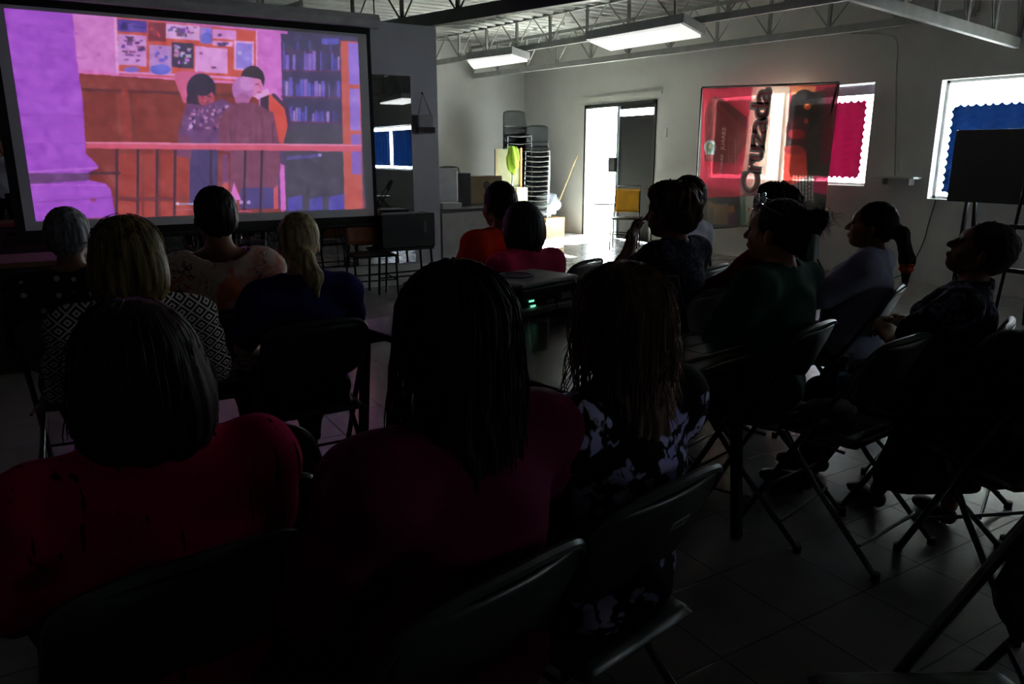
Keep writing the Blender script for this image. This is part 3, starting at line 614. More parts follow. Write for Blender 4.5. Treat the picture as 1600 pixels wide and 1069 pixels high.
def rig(p):
    g = p.get('girth', 1.0); ln = rad(p.get('lean', 6)); sd = rad(p.get('bend', 0)); piv = np.array((0, -.08, .55)); R = rotm(0, ln, sd)
    L = lambda q: piv+R@(np.array(q, float)-piv)
    j = {}
    j['torso'] = [E((0, -.06, .565), (.165*g, .13*g, .125)), E(L((0, -.05, .70)), (.142*g, .12*g, .14)), E(L((0, -.06, .87)), (.15*g, .112*g, .15)),
                  C(L((-.145*g, -.065, .975)), L((.145*g, -.065, .975)), .06), C(L((-.12, -.07, .99)), L((0, -.065, 1.045)), .046), C(L((.12, -.07, .99)), L((0, -.065, 1.045)), .046)]
    if not p.get('man'): j['torso'] += [E(L((s*.068, .04, .875)), (.06*g, .06, .06)) for s in (-1, 1)]
    nb = L((0, -.06, 1.04)); hR = rotm(rad(p.get('hyaw', 0)), rad(p.get('hpitch', 0)), rad(p.get('hroll', 0)))
    j['hc'] = nb+np.array((0, .015, .02))+hR@np.array((0, .025, .125)); j['hR'] = hR; j['nb'] = nb
    j['neck'] = [C(nb-np.array((0, 0, .03)), j['hc']+hR@np.array((0, -.03, -.06)), .056*(.8+.2*g), .05)]
    leg = []
    legs = p.get('legs', [((.13, .37, .50), (.13, .40, .10))]*2)
    j['shoe'] = []; j['thigh'] = []; j['calf'] = []
    for s, (kn, an) in zip((-1, 1), legs):
        kn = np.array(kn)*(s, 1, 1); an = np.array(an)*(s, 1, 1)
        j['thigh'] += [C((s*.085, -.03, .53), kn, .092*g, .062*(.6+.4*g))]; j['calf'] += [C(kn, kn*.45+an*.55+np.array((0, -.01, 0)), .057, .052), C(kn*.45+an*.55+np.array((0, -.01, 0)), an, .052, .036)]
        f = p.get('toe', (0, 1, 0)); f = np.array(f, float)*(1, 1, 1); j['shoe'] += [C(an+np.array((0, 0, -.055)), an+f*.13+np.array((0, 0, -.062)), .036, .032), E(an+f*.17+np.array((0, 0, -.066)), (.043, .05, .028))]
    arms = p.get('arms', ('lap', 'lap')); j['up'] = []; j['fore'] = []; j['hand'] = []; j['fing'] = []
    for s, a in zip((-1, 1), arms):
        el, wr, hd, hn = ARM[a] if isinstance(a, str) else a
        sh = L((s*.175*g, -.065, .975)); el = L(np.array(el)*(s*(.8+.2*g), 1, 1)); wr = L(np.array(wr)*(s, 1, 1))
        j['up'] += [C(sh, el, .054*(.6+.4*g), .042)]; j['fore'] += [C(el, wr*.6+el*.4, .042, .035), C(wr*.6+el*.4, wr, .035, .025)]
        ph, fi = hand_prims(wr, np.array(hd)*(s, 1, 1), np.array(hn)*(s, 1, 1), s, p.get('curl', .5)); j['hand'] += ph; j['fing'] += fi
    return j
def head_local(X, Y, Z, c, R):
    x, y, z = X-c[0], Y-c[1], Z-c[2]
    return R[0, 0]*x+R[1, 0]*y+R[2, 0]*z, R[0, 1]*x+R[1, 1]*y+R[2, 1]*z, R[0, 2]*x+R[1, 2]*y+R[2, 2]*z
def hair_mesh(p, j, h, s):
    st = p['hair']; c, R = j['hc'], j['hR']; k = .03; groove = .0022; nf = 34
    face = [E((0, .125, -.05), (.068, .075, .095)), E((0, .10, -.13), (.09, .09, .07))]; cut = -.09
    capp = E((0, -.022, .034), (.089, .107, .098))
    if st == 'cap': pr = [E((0, -.02, .036), (.081, .101, .092))]; cut = -.035; groove = .0006
    elif st == 'short': pr = [E((0, -.022, .036), (.086, .105, .097)), E((0, -.06, -.01), (.074, .06, .07))]; cut = -.085; groove = .003
    elif st == 'tuft': pr = [E((0, -.03, .04), (.090, .108, .10)), E((0, -.07, -.01), (.078, .066, .085)), E((0, .02, .10), (.06, .06, .035))]; cut = -.1; groove = .005; nf = 22
    elif st == 'curly': pr = [E((0, -.035, .045), (.108, .115, .105)), E((0, -.07, -.01), (.10, .08, .09)), E((0, .04, .09), (.08, .06, .04))]; cut = -.11; groove = .007; nf = 13
    elif st == 'bob': pr = [capp, E((.06, -.03, -.04), (.05, .08, .10)), E((-.06, -.03, -.04), (.05, .08, .10)), E((0, -.07, -.03), (.095, .065, .11))]; cut = p.get('cut', -.13)
    elif st == 'bigbob': pr = [E((0, -.03, .04), (.108, .118, .108)), E((.06, -.04, -.05), (.062, .09, .12)), E((-.06, -.04, -.05), (.062, .09, .12)), E((0, -.075, -.05), (.115, .075, .13))]; cut = p.get('cut', -.16)
    elif st in ('pony', 'bun', 'clip'):
        pr = [E((0, -.022, .034), (.085, .104, .095)), E((0, -.075, -.01), (.066, .05, .07))]; cut = -.11
    elif st == 'long':
        pr = [E((0, -.028, .036), (.092, .110, .100)), E((0, -.07, -.05), (.092, .066, .13)), C((.052, -.05, -.05), (.066, -.06, -.24), .042, .038), C((-.052, -.05, -.05), (-.066, -.06, -.24), .042, .038), E((0, -.09, -.2), (.096, .048, .17))]; cut = p.get('cut', -.36); groove = .004; nf = 20
    else: pr = [capp]
    pr = xf(pr, c, R); fn = xf(face, c, R)
    if st == 'pony':
        a = c+R@np.array((0, -.115, p.get('tz', .0))); t = a+np.array((0, -.035, -.01)); d = np.array(p.get('tail', (0, -.02, -.2)))
        pr += [C(a, t, .022, .03), C(t, t+d*.5+np.array((0, -.02, 0)), .032, .036), C(t+d*.5+np.array((0, -.02, 0)), t+d, .034, .012)]; cut = -.5
        pr[1] = xf([E((0, -.07, -.02), (.06, .045, .06))], c, R)[0]
    if st == 'bun': a = c+R@np.array((0, -.115, .03)); pr += [E(a, (.045, .04, .045))]
    if st == 'clip':
        a = c+R@np.array((0, -.12, -.01)); b = c+R@np.array((0, -.15, .06)); pr += [C(a, b, .036, .035), C(b, b+R@np.array((0, -.022, .012)), .036, .024), C(a, a+R@np.array((0, -.01, -.06)), .04, .03)]
    ph = rng.uniform(0, 6)
    def post(F, X, Y, Z):
        x, y, z = head_local(X, Y, Z, c, R); th = np.arctan2(x, y+.03)
        wav = 2.2*np.sin(z*(26 if st in ('long', 'curly', 'tuft') else 9)+th*3+ph) if st != 'cap' else 0
        F = F+groove*np.sin(nf*th+wav)+groove*.6*np.sin(nf*1.7*th-wav*1.3+1)+(.006*np.sin(38*z+5*th)*np.sin(9*th+20*z) if st in ('curly', 'tuft') else 0)
        if st == 'pony': return np.where(y > -.09, np.maximum(F, -.11-z), F)
        return np.maximum(F, cut+.012*np.sin(9*th)-z)
    me = surf('hair', pr, h, k, subs=fn, post=post, s=s)
    # loose strands following the head
    ns = p.get('strands', 0); m = MB()
    cc = np.array(c); bw = {'long': .093, 'bigbob': .109, 'clip': .088}.get(st, .09)
    for _ in range(ns):
        th = rng.uniform(.25*PI, 1.75*PI); ph_ = rng.uniform(.05, .95)*PI/2; L = p.get('slen', .25)*rng.uniform(.6, 1.1); fr = rng.uniform(0, 6); rr = rng.uniform(1.0, 1.09)
        pts = []
        w0 = p.get('wave', .006)
        for q in range(9):
            t = q/8; ang = ph_+t*L/.11; 
            if ang < PI/2: d = (math.sin(ang)*bw, math.sin(ang)*(bw+.012), .036+(bw+.008)*math.cos(ang))
            else: d = (bw+.015*(ang-PI/2), bw+.012, .038-(ang-PI/2)*.11)
            w = w0*math.sin(7*t+fr)*t
            pts.append((cc+R@np.array((math.sin(th)*(d[0]*rr+w), math.cos(th)*(d[1]*rr+w)-.028, d[2]+w*.6)))*s)
        m.tube(pts, [.0013]*8+[.0004], 3)
    if ns:
        o = bmesh.new(); o.from_mesh(me); t = bpy.data.meshes.new('tmp'); t.from_pydata(m.v, [], m.f); o.from_mesh(t); o.to_mesh(me); o.free()
        me.polygons.foreach_set('use_smooth', [True]*len(me.polygons))
    return me
def person(u, v, D, label, top, hair, hairmat, skinm, heading=12, h=.013, **p):
    p['hair'] = hair; j = rig(p); c, R = j['hc'], j['hR']; stand = p.get('standing')
    toph = c[2]+(.13 if hair != 'cap' else .125)
    if stand: w = np.array(stand); s = 1.0
    else: w = at(u, v, D); s = w[2]/toph
    s = p.get('scale', s); H = rotm(rad(heading)); loc = w[:2]-(H@(np.array((c[0], c[1], 0))*s))[:2] if not stand else w[:2]
    r = empty('person', (loc[0], loc[1], p.get('dz', 0)), rad(heading)); tag(r, label, 'person')
    body = j['torso']+j['neck']+j['thigh']+j['calf']+j['up']+j['fore']+j['hand']+xf(HEAD, c, R)
    if p.get('bare'): body += [p_ for p_ in j['shoe']]
    mo(surf('body', body, h*.85, .022, subs=xf(EYES, c, R), s=s, fine=j['fing']+xf(FINE, c, R)), skinm, r)
    e = MB()
    for q in (-.031, .031): e.ball((c+R@np.array((q, .084, .003)))*s, .0125*s, 10)
    e.build('eyes', M('eye', (60, 50, 46), .15), r, smooth=True)
    sl = p.get('sleeve', .75); parts = list(j['torso'])
    for a in j['up']: parts.append(C(a[1], a[1]+(a[2]-a[1])*min(sl, 1), a[3]+.006, a[4]+.012))
    if sl > 1: parts += [C(a[1], a[2], a[3]+.004, a[4]+.006) for a in j['fore']]
    nb = j['nb']; off = p.get('loose', .012); ph = rng.uniform(0, 6)
    def post(F, X, Y, Z):
        fold = .0045*np.sin(28*X+14*Z+ph+3*np.sin(9*Z+5*X))+.0035*np.sin(46*Z-17*Y+ph+2*np.sin(14*X)); F = F+fold
        nk = np.sqrt(((X-nb[0])*.9)**2+((Y-nb[1])*1.0)**2+((Z-nb[2]-.045)*p.get('nz', 1.15))**2)-p.get('neck', .075); F = np.maximum(F, -nk)
        return np.maximum(F, p.get('hem', .47)-Z)
    mo(surf('blouse' if not p.get('man') else 'shirt', parts, h, .035, post=post, off=off, s=s), top, r)
    pm = p.get('pants', cloth('black_trouser_cloth', (22, 22, 26)))
    bot = [E((0, -.06, .545), (.168*p.get('girth', 1), .132*p.get('girth', 1), .105))]+j['thigh']+([] if p.get('shorts') else j['calf'])
    if p.get('skirt'): bot += [C((-.1, .40, .46), (.1, .40, .46), .08), C((-.12, .44, .22), (.12, .42, .2), .10, .10), C((-.11, .40, .40), (-.12, .46, .2), .09), C((.11, .40, .40), (.12, .42, .2), .09), C((-.08, .1, .5), (.08, .1, .5), .1)]
    mo(surf('skirt' if p.get('skirt') else 'trousers', bot, h, .03, post=lambda F, X, Y, Z: np.maximum(np.maximum(F+.003*np.sin(40*Y+30*Z), Z-.66), (.2 if p.get('skirt') else .12)-Z), off=.012, s=s), pm, r)
    for k in (0, 1): mo(surf('shoe', j['shoe'][2*k:2*k+2], h, .03, off=.004, s=s), p.get('shoes', M('dark_shoe', (28, 26, 26), .5)), r)
    if hair: mo(hair_mesh(p, j, p.get('hh', h*.75), s), hairmat, r)
    r['_'] = 1; del r['_']
    return r, j, s
def local(r, pts): return pts
def strap(r, j, s, pts, w, mat, name='bag_strap'):
    MB().tube(smoothpath([np.array(q)*s for q in pts]), w, 6).build(name, mat, r, smooth=True)

# ------------------------------------------------------------------ folding chairs
m_ch = M('grey_enamel_steel', (84, 88, 84), .33, .55, var=.15, vs=10, bump=.05); m_cap = M('rubber_foot', (20, 20, 20), .7)
def make_chair():
    r = empty('folding_chair'); T = .0115
    def ux(pts): return [(-x, y, z) for x, y, z in pts]
    side = [(.215, .28, .012), (.21, .13, .28), (.207, .04, .44), (.203, -.06, .60), (.198, -.135, .72), (.188, -.162, .768), (.155, -.178, .795), (.08, -.186, .806), (0, -.19, .808)]
    full = side[:-1]+[side[-1]]+ux(side[:-1])[::-1]
    MB().tube(smoothpath(full, 4), T, 8).tube([(.212, .2, .17), (-.212, .2, .17)], .007, 6).build('front_frame', m_ch, r, smooth=True)
    rear = [(.19, .13, .425), (.195, .0, .27), (.205, -.27, .012)]
    for sg in (1, -1): MB().tube([(sg*x, y, z) for x, y, z in rear], T*.92, 8).build('rear_leg', m_ch, r, smooth=True)
    MB().tube([(.2, -.2, .10), (-.2, -.2, .10)], .006, 6).build('brace', m_ch, r)
    def seat(u, v):
        x = (u-.5)*.39*(1-.08*(1-v)); y = -.135+.385*v; e = max(0, abs(u-.5)*2-.85)/.15; f = max(0, abs(v-.5)*2-.88)/.12
        return (x*(1-.06*f), y, .448-.012*math.cos(PI*(u-.5))*math.sin(PI*v)-.018*max(e, f)**2)
    MB().sheet(seat, 16, 14).build('seat', m_ch, r, smooth=True, solid=.012)
    def back(u, v):
        x = (u-.5)*.385; z = .565+.23*v; a = abs(u-.5)*2; low = .05*a**6*(1-v); zz = z+low-(.012*a**8 if v > .5 else 0)
        y = -.072-.088*((zz-.585)/.205)
        return (x*(1-.03*v**6), y-.025*(1-a*a)-.012, zz)
    MB().sheet(back, 18, 10).build('backrest', m_ch, r, smooth=True, solid=.008)
    for sg in (1, -1):
        MB().lathe([(.015, 0), (.015, .03)], (sg*.215, .285, 0), 10).build('foot_cap', m_cap, r); MB().lathe([(.015, 0), (.015, .03)], (sg*.205, -.27, 0), 10).build('foot_cap', m_cap, r)
        MB().tube([(sg*.2, .05, .415), (sg*.2, -.11, .415)], .006, 6).build('seat_hinge', m_ch, r)
    return r
chair0 = make_chair(); _used = [False]
def chair(x, y, hd, label, s=1.0, group='steel folding chairs'):
    o = copy_tree(chair0) if _used[0] else chair0
    _used[0] = True; o.location = (x, y, 0); o.rotation_euler = (0, 0, rad(hd)); tag(o, label, 'chair', group); return o
def under(r, hd, label, back=0.0):
    l = r.location; d = (-math.sin(rad(hd)), math.cos(rad(hd)))
    return chair(l[0]-d[0]*back, l[1]-d[1]*back, hd, label)

# ------------------------------------------------------------------ the audience
sk1 = skin('tan_skin', (168, 118, 92)); sk2 = skin('brown_skin', (130, 88, 66)); sk3 = skin('light_tan_skin', (190, 142, 114))
h_blk = hairm('black_hair', (16, 13, 12), (44, 36, 32)); h_brn = hairm('brown_hair', (40, 24, 16), (96, 62, 40)); h_gry = hairm('grey_hair', (70, 70, 72), (150, 150, 154))
h_bld = hairm('blonde_hair', (110, 92, 62), (206, 188, 140)); h_dbl = hairm('dark_blonde_hair', (50, 40, 22), (138, 118, 66)); h_wav = hairm('greying_auburn_hair', (70, 50, 42), (158, 124, 104)); h_drk = hairm('dark_brown_hair', (26, 18, 15), (66, 46, 34))
P = {}
P['F1'] = person(200, 478, 1.25, 'person in crimson ticked blouse, short dark brown hair, nearest at the left, back to us', ticked(), 'bigbob', h_drk, sk2, 8, .011, girth=1.16, hyaw=-4, hpitch=-2, lean=5, cut=-.15, loose=.02, strands=60, slen=.16, neck=.085)
P['F2'] = person(695, 408, 1.2, 'person with long black hair in a dark maroon blouse, nearest in the centre', cloth('maroon_cloth', (100, 14, 58)), 'long', h_blk, sk2, 12, .011, girth=1.1, hyaw=2, lean=5, loose=.02, strands=260, slen=.34, sleeve=.9)
P['F3'] = person(962, 410, 1.5, 'person with wavy greying auburn hair in black, white and lilac floral blouse', floral('black_white_floral_cloth', (12, 12, 20), (240, 240, 245), (130, 118, 225), 9.5, .42, .08), 'long', h_wav, sk1, 11, .011, girth=1.1, hyaw=-2, lean=6, cut=-.27, strands=520, slen=.30, wave=.02, arms=(((.26, .26, .765), (.17, .22, .97), (-.25, -.2, 1), (0, 1, .1)), 'lap'), sleeve=.7, loose=.016)
P['P1'] = person(103, 323, 3.0, 'grey-haired person in dark polka dot blouse and a thin band round the head', polka(), 'short', h_gry, sk2, -8, .012, girth=1.1, hyaw=-12, lean=6, sleeve=1.3)
P['P2'] = person(193, 343, 2.35, 'person with dark blonde bob in a black and white diamond print blouse', diamonds(), 'bigbob', h_dbl, sk1, -2, .011, girth=1.12, hyaw=-6, lean=6, cut=-.15, strands=60, slen=.18, sleeve=1.0)
P['P3'] = person(332, 291, 3.1, 'person with cropped black hair, pale printed blouse and a black shoulder strap', printed(), 'short', h_blk, sk2, -3, .011, girth=1.05, hyaw=2, lean=5, neck=.115, loose=.018, sleeve=.9, hh=.008)
P['P4'] = person(463, 330, 2.9, 'person in navy top with a low blonde ponytail', cloth('navy_cloth', (30, 26, 92)), 'pony', h_bld, sk3, 0, .011, girth=1.08, hyaw=-8, lean=6, tz=-.04, tail=(.03, -.03, -.15))
P['P5'] = person(779, 283, 4.0, 'person in bright orange shirt with short dark hair', cloth('orange_cloth', (240, 62, 20)), 'short', h_blk, sk2, 8, .012, girth=1.1, hyaw=-6, man=True, lean=3, loose=.02)
P['P6'] = person(813, 314, 3.6, 'person in pink shirt with a round dark bob', cloth('pink_cloth', (200, 40, 92)), 'bob', h_blk, sk2, 10, .012, girth=1.08, hyaw=4, lean=4, loose=.018)
P['P7'] = person(1048, 288, 3.5, 'person resting chin on hand, curly brown hair, dark speckled blouse', floral('dark_speckled_cloth', (22, 26, 38), (100, 104, 125), (70, 74, 100), 34, .38), 'curly', h_brn, sk2, 17, .011, girth=1.12, hyaw=8, lean=2, arms=('chin', 'lap'), loose=.016)
P['P8'] = person(1072, 274, 4.25, 'person in white shirt with a thin black bag strap, behind the curly-haired one', cloth('white_shirt_cloth', (200, 205, 218)), 'short', h_drk, sk2, 20, .012, girth=1.0, hyaw=0, lean=4)
P['P9'] = person(1216, 308, 2.8, 'person in dark green blouse with glasses on the head and clipped-up hair', cloth('dark_green_cloth', (14, 66, 50)), 'clip', h_drk, sk1, 14, .011, girth=1.2, hyaw=6, hpitch=4, lean=6, loose=.02, strands=60, slen=.1, sleeve=.9)
P['P10'] = person(1212, 288, 3.65, 'person in dark red sleeves, mostly hidden behind the green blouse', cloth('dark_red_cloth', (120, 16, 32)), 'tuft', h_drk, sk2, 18, .012, girth=1.0, hyaw=-4, lean=2, sleeve=1.3, arms=(((.24, .16, .76), (.12, .34, .70), (-.3, .9, 0), (0, 0, 1)), 'lap'))
P['P11'] = person(1366, 313, 3.6, 'person in lavender t-shirt with a long ponytail and orange scrunchie, head in profile', cloth('lavender_cloth', (150, 150, 182)), 'pony', h_blk, sk2, 24, .011, girth=1.15, hyaw=8, hpitch=8, lean=10, tz=-.01, tail=(.02, -.04, -.27), loose=.022, arms=('cross', 'cross'), sleeve=.8)
P['P12'] = person(1540, 342, 2.8, 'person in dark floral blouse tilting the head far back, face in profile', floral('dark_lilac_floral_cloth', (20, 18, 30), (130, 130, 155), (84, 74, 120), 14, .42), 'short', h_drk, sk2, 22, .011, girth=1.12, hyaw=14, hpitch=26, lean=10, arms=('cross', 'cross'), loose=.018, hh=.008)
P['P13'] = person(1676, 402, 2.25, 'dark-clothed person at the right edge in a long black skirt, one leg stretched out', cloth('black_dress_cloth', (14, 14, 16)), 'bob', h_blk, sk2, -24, .012, girth=1.2, lean=12, sleeve=1.2, loose=.03, skirt=True, legs=[((.12, .42, .47), (.10, .62, .10)), ((.12, .40, .46), (.12, .42, .10))], pants=cloth('black_skirt_cloth', (15, 15, 18)))
P['PH'] = person(0, 0, 0, 'person holding a camera, seen only as a reflection at the left edge', cloth('white_tshirt_cloth', (190, 194, 200)), 'short', h_blk, sk2, 0, .013, standing=(-.62, -.42), arms=('camera', 'camera'), man=True, legs=[((.10, -.02, .3), (.10, -.04, .09))]*2, lean=0, scale=1.3)
# stand the reflected photographer up: legs straight under a raised pelvis, so lift the root by nothing but lengthen through scale
HD = dict(F1=8, F2=12, F3=11, P1=-8, P2=-2, P3=-3, P4=0, P5=8, P6=10, P7=17, P8=20, P9=14, P10=18, P11=24, P12=22, P13=-24)
WHO = dict(F1='under the crimson blouse, nearest left', F2='under the maroon blouse, back rail in front of us', F3='with a white sticker on its back, under the floral blouse', P1='under the polka dot blouse', P2='under the diamond print blouse', P3='under the pale printed blouse', P4='under the navy top',
    P5='under the orange shirt', P6='under the pink shirt', P7='under the person with chin on hand', P8='under the white shirt', P9='under the dark green blouse', P10='under the dark red sleeves', P11='under the lavender t-shirt', P12='under the dark floral blouse', P13='under the dark-clothed person at the right edge')
for k, hd in HD.items():
    r = P[k][0]; rx, ry = r.location[0], r.location[1]; hh = rad(hd)
    bk, lf = dict(F2=(.075, .05), F3=(.07, .035)).get(k, (.09, 0))
    P[k+'c'] = chair(rx+bk*math.sin(hh)-lf*math.cos(hh), ry-bk*math.cos(hh)-lf*math.sin(hh), hd, 'grey folding chair '+WHO[k])
# straps and small things worn
r, j, s = P['P3']; strap(r, j, s, [(.105, .01, 1.035), (.115, -.09, 1.045), (.06, -.175, .97), (-.05, -.195, .86), (-.15, -.18, .74)], .011, m_black)
r, j, s = P['P8']; _s8 = strap(r, j, s, [(-.09, .0, 1.04), (-.10, -.10, 1.04), (-.02, -.195, .93), (.10, -.19, .80), (.17, -.12, .70)], .009, m_black)
r, j, s = P['P11']; c, R = j['hc'], j['hR']; t0 = c+R@np.array((0, -.115, -.01))+np.array((0, -.035, -.01)); d0 = np.array((.02, -.04, -.27)); a = t0+d0*.5+np.array((0, -.02, 0)); t = t0+d0; m_scr = M('orange_scrunchie', (220, 84, 28), .8, bump=.6)
MB().tube([((a+(t-a)*(-.2+.11*q)))*s for q in range(7)], [.03*s, .04*s, .033*s, .042*s, .034*s, .04*s, .026*s], 10).build('hair_scrunchie', m_scr, r, smooth=True)
r, j, s = P['P9']; c, R = j['hc'], j['hR']; gm = M('glasses_metal', (200, 200, 205), .15, .9); g = MB()
for q in (-1, 1):
    g.tube([(c+R@np.array((q*(.034+.03*math.cos(a)), .078+.012*math.cos(a)*0, .115+.022*math.sin(a))))*s for a in np.linspace(0, 2*PI, 17)[:-1]], .0028, 5, closed=True)
    g.tube([(c+R@np.array(v_))*s for v_ in ((q*.064, .075, .115), (q*.088, .03, .10), (q*.09, -.05, .07))], .0025, 5)
gls = g.build('glasses', gm, r, smooth=True)
for q in (-1, 1): MB().ball((c+R@np.array((q*.034, .078, .115)))*s, (.027*s, .003*s, .019*s), 14).build('glasses_lens', glass('spectacle_lens', (.9, .92, .92), .15), gls, smooth=True)
tip = c+R@np.array((0, -.16, .07)); wm = MB()
for _ in range(130):
    a0 = tip+rng.normal(0, .02, 3); d = R@np.array((rng.normal(0, .5), -rng.uniform(.1, .7), rng.uniform(-1.1, .5))); L_ = rng.uniform(.02, .05); b0 = a0+d*L_*.6; c0 = b0+(d+np.array((0, 0, -.9)))*L_*.5
    wm.tube([a0*s, b0*s, c0*s], [.0012, .0010, .0004], 3)
wm.build('hair_tuft', hairm('grey_brown_tips', (60, 50, 44), (130, 118, 106)), r)
MB().box(*[tuple((c+np.array(v_))*s) for v_ in ((-.02, -.17, -.10), (.02, -.14, -.0))]).build('hair_claw', M('pale_hair_claw', (150, 165, 165), .35), r, bevel=.006)
r, j, s = P['P1']; c, R = j['hc'], j['hR']; MB().tube([(c+R@np.array((.088*math.cos(a), -.02+.108*math.sin(a), -.02)))*s for a in np.linspace(0, 2*PI, 29)[:-1]], .004, 6, closed=True).build('head_band', M('grey_elastic', (90, 90, 92), .7), r, smooth=True)
r, j, s = P['P4']; c, R = j['hc'], j['hR']; MB().ball((c+R@np.array((0, -.128, -.04)))*s, (.026, .026, .02)).build('hair_tie', M('brown_hair_tie', (90, 66, 40), .8), r, smooth=True)
for k, colr in (('F2', (190, 190, 190)), ('P3', (170, 160, 140))):
    r, j, s = P[k]; c, R = j['hc'], j['hR']
    for q in (-1, 1): e = (c+R@np.array((q*.095, -.0, -.07)))*s; MB().tube([e+np.array((0, .016*math.cos(a), -.02+.02*math.sin(a))) for a in np.linspace(0, 2*PI, 13)[:-1]], .0025, 6, closed=True).build('earring', M('silver_earring', (190, 190, 190), .2, 1), r)
r, j, s = P['PH']; r.location[2] = .52; r.location[2] = 0
cm = empty('camera_body', (P['PH'][0].location[0], -.42+.42, 1.47)); tag(cm, 'black camera held up by the reflected person', 'camera')

# sticker on the chair back of F3
stc = bpy.data.curves.new('sticker_number', 'FONT'); stc.body = '(0083)'; stc.size = .02; stc.align_x = 'CENTER'; stc.align_y = 'CENTER'; stc.extrude = .0002
to = bpy.data.objects.new('tmp_text', stc); COL.objects.link(to); bpy.context.view_layer.update()
me_t = bpy.data.meshes.new_from_object(to.evaluated_get(bpy.context.evaluated_depsgraph_get())); bpy.data.objects.remove(to)
ch = P['F3c']; so = bx('sticker', (-.03, -.0006, -.012), (.03, .0006, .012), M('white_sticker', (240, 242, 240), .6), ch)
so.location = (.035, -.1815, .715); so.rotation_euler = (rad(23), 0, rad(3))
tx = mo(me_t, M('dark_ink', (40, 42, 50), .6), so); tx.name = 'sticker_number'; tx.rotation_euler = (PI/2, 0, 0); tx.location = (0, -.0009, 0)

# empty chairs
chair(2.44, 1.62, 6, 'empty grey folding chair holding a water bottle and bag')
chair(.37, 1.92, -28, 'empty grey folding chair left of the centre, turned to the right')
chair(.22, 1.60, -4, 'empty grey folding chair with curved rail beside the brown-haired head')
chair(2.62, 3.72, 24, 'empty dark folding chair behind the projector table, rail catching the light')
chair(1.28, .50, 62, 'empty grey folding chair cut by the bottom edge at lower right')
chair(1.98, .52, 40, 'dark folding chair in the lower right corner')
# ------------------------------------------------------------------ projector table
TA = rad(10.5); tc = np.array((1.565, 2.385)); ux_ = np.array((math.cos(TA), math.sin(TA))); uy_ = np.array((-math.sin(TA), math.cos(TA)))
tb = empty('folding_table', (tc[0], tc[1], 0), TA); tag(tb, 'dark wood-topped table carrying the projector and laptop', 'table')
TWX, TWY = .43, .70; m_wood = M('dark_walnut_laminate', (64, 46, 36), .35, var=.3, vs=3, streak=(1, 14, 14))
MB().box((-TWX, -TWY, .705), (TWX, TWY, .735)).build('tabletop', m_wood, tb, bevel=.006)
bx('apron', (-TWX+.03, -TWY+.03, .64), (TWX-.03, -TWY+.05, .705), m_dark, tb); bx('apron', (-TWX+.03, TWY-.05, .64), (TWX-.03, TWY-.03, .705), m_dark, tb)
for sx_ in (-1, 1):
    for sy_ in (-1, 1): MB().beam((sx_*(TWX-.05), sy_*(TWY-.06), .705), (sx_*(TWX-.02), sy_*(TWY-.02), 0), .034, .034).build('leg', m_dark, tb, bevel=.003)
def on_table(x, y, z=.735): q = tc+ux_*x+uy_*y; return (q[0], q[1], z)
pw = np.array((1.79, 2.82, 0)); pj = empty('projector', (pw[0], pw[1], .7351), TA+rad(4)); tag(pj, 'bulky two-tone projector with vents and labels on the table', 'projector')
m_pw = M('pale_projector_plastic', (185, 188, 184), .4); m_pd = M('dark_projector_plastic', (26, 32, 34), .4)
MB().box((-.19, -.15, .012), (.19, .15, .05)).build('base', m_pw, pj, bevel=.012)
MB().box((-.185, -.145, .05), (.185, .145, .135)).build('body', m_pd, pj, bevel=.012)
MB().box((-.19, -.15, .135), (.19, .15, .158)).build('top_cover', m_pw, pj, bevel=.012)
MB().lathe([(.075, 0), (.078, .006), (.06, .008), (.055, .003)], (-.04, .02, .158), 28).build('lens_dial', M('projector_dial', (120, 128, 140), .3), pj, smooth=True)
MB().tube([(.0, .145, .08), (.0, .175, .08)], .04, 20).build('lens', M('lens_glass', (20, 24, 40), .05), pj, smooth=True)
for q in range(5): bx('vent', (-.192, -.13+.02*q*2, .06), (-.186, -.11+.02*q*2, .10), m_black, pj)
for a, b, z in ((-.14, -.10, .075), (-.13, -.07, .052)): bx('indicator_light', (a, -.149, z), (a+.03, -.146, z+.008), M('green_indicator', (120, 220, 180), .4, emit=(130, 240, 200), es=1.2), pj)
bx('label_plate', (-.03, -.1475, .055), (.02, -.145, .07), M('silver_label', (180, 180, 185), .3, .3), pj); bx('label_plate', (.07, -.1475, .06), (.14, -.145, .09), M('silver_label', (180, 180, 185), .3), pj)
for q, (a, b) in enumerate(((-.15, -.12), (.15, -.12), (.15, .12), (-.15, .12))): MB().lathe([(.012, 0), (.012, .014)], (a, b, 0), 10).build('foot', m_cap, pj)
gp = onz(842, 545, .735); gl = empty('drinking_glass', (gp[0], gp[1], .7351)); tag(gl, 'clear drinking glass on the table between the two nearest heads', 'glass')
MB().lathe([(.03, 0), (.038, .105), (.036, .105), (.028, .006)], (0, 0, 0), 28).build('tumbler', glass('tumbler_glass', (.85, .88, .86), .06), gl, smooth=True)
wp = onz(884, 492, .735); MB().box((-.04, -.025, 0), (.035, .025, .028)).build('presenter_remote', m_black, None, bevel=.01)
o = bpy.data.objects['presenter_remote']; o.location = (wp[0], wp[1], .7351); tag(o, 'small black gadget in front of the projector', 'remote')
lp = onz(1085, 548, .735); lt = empty('laptop', (lp[0]-.02, lp[1]+.02, .7351), TA-rad(3)); tag(lt, 'open dark laptop on the near end of the table', 'laptop')
MB().box((-.17, -.12, 0), (.17, .12, .017)).build('base', M('graphite_laptop', (70, 72, 72), .3, .5), lt, bevel=.004)
bx('keyboard', (-.145, -.02, .0172), (.145, .1, .0185), m_black, lt); bx('touchpad', (-.05, -.105, .0172), (.05, -.035, .0182), M('touchpad', (56, 58, 58), .3), lt)
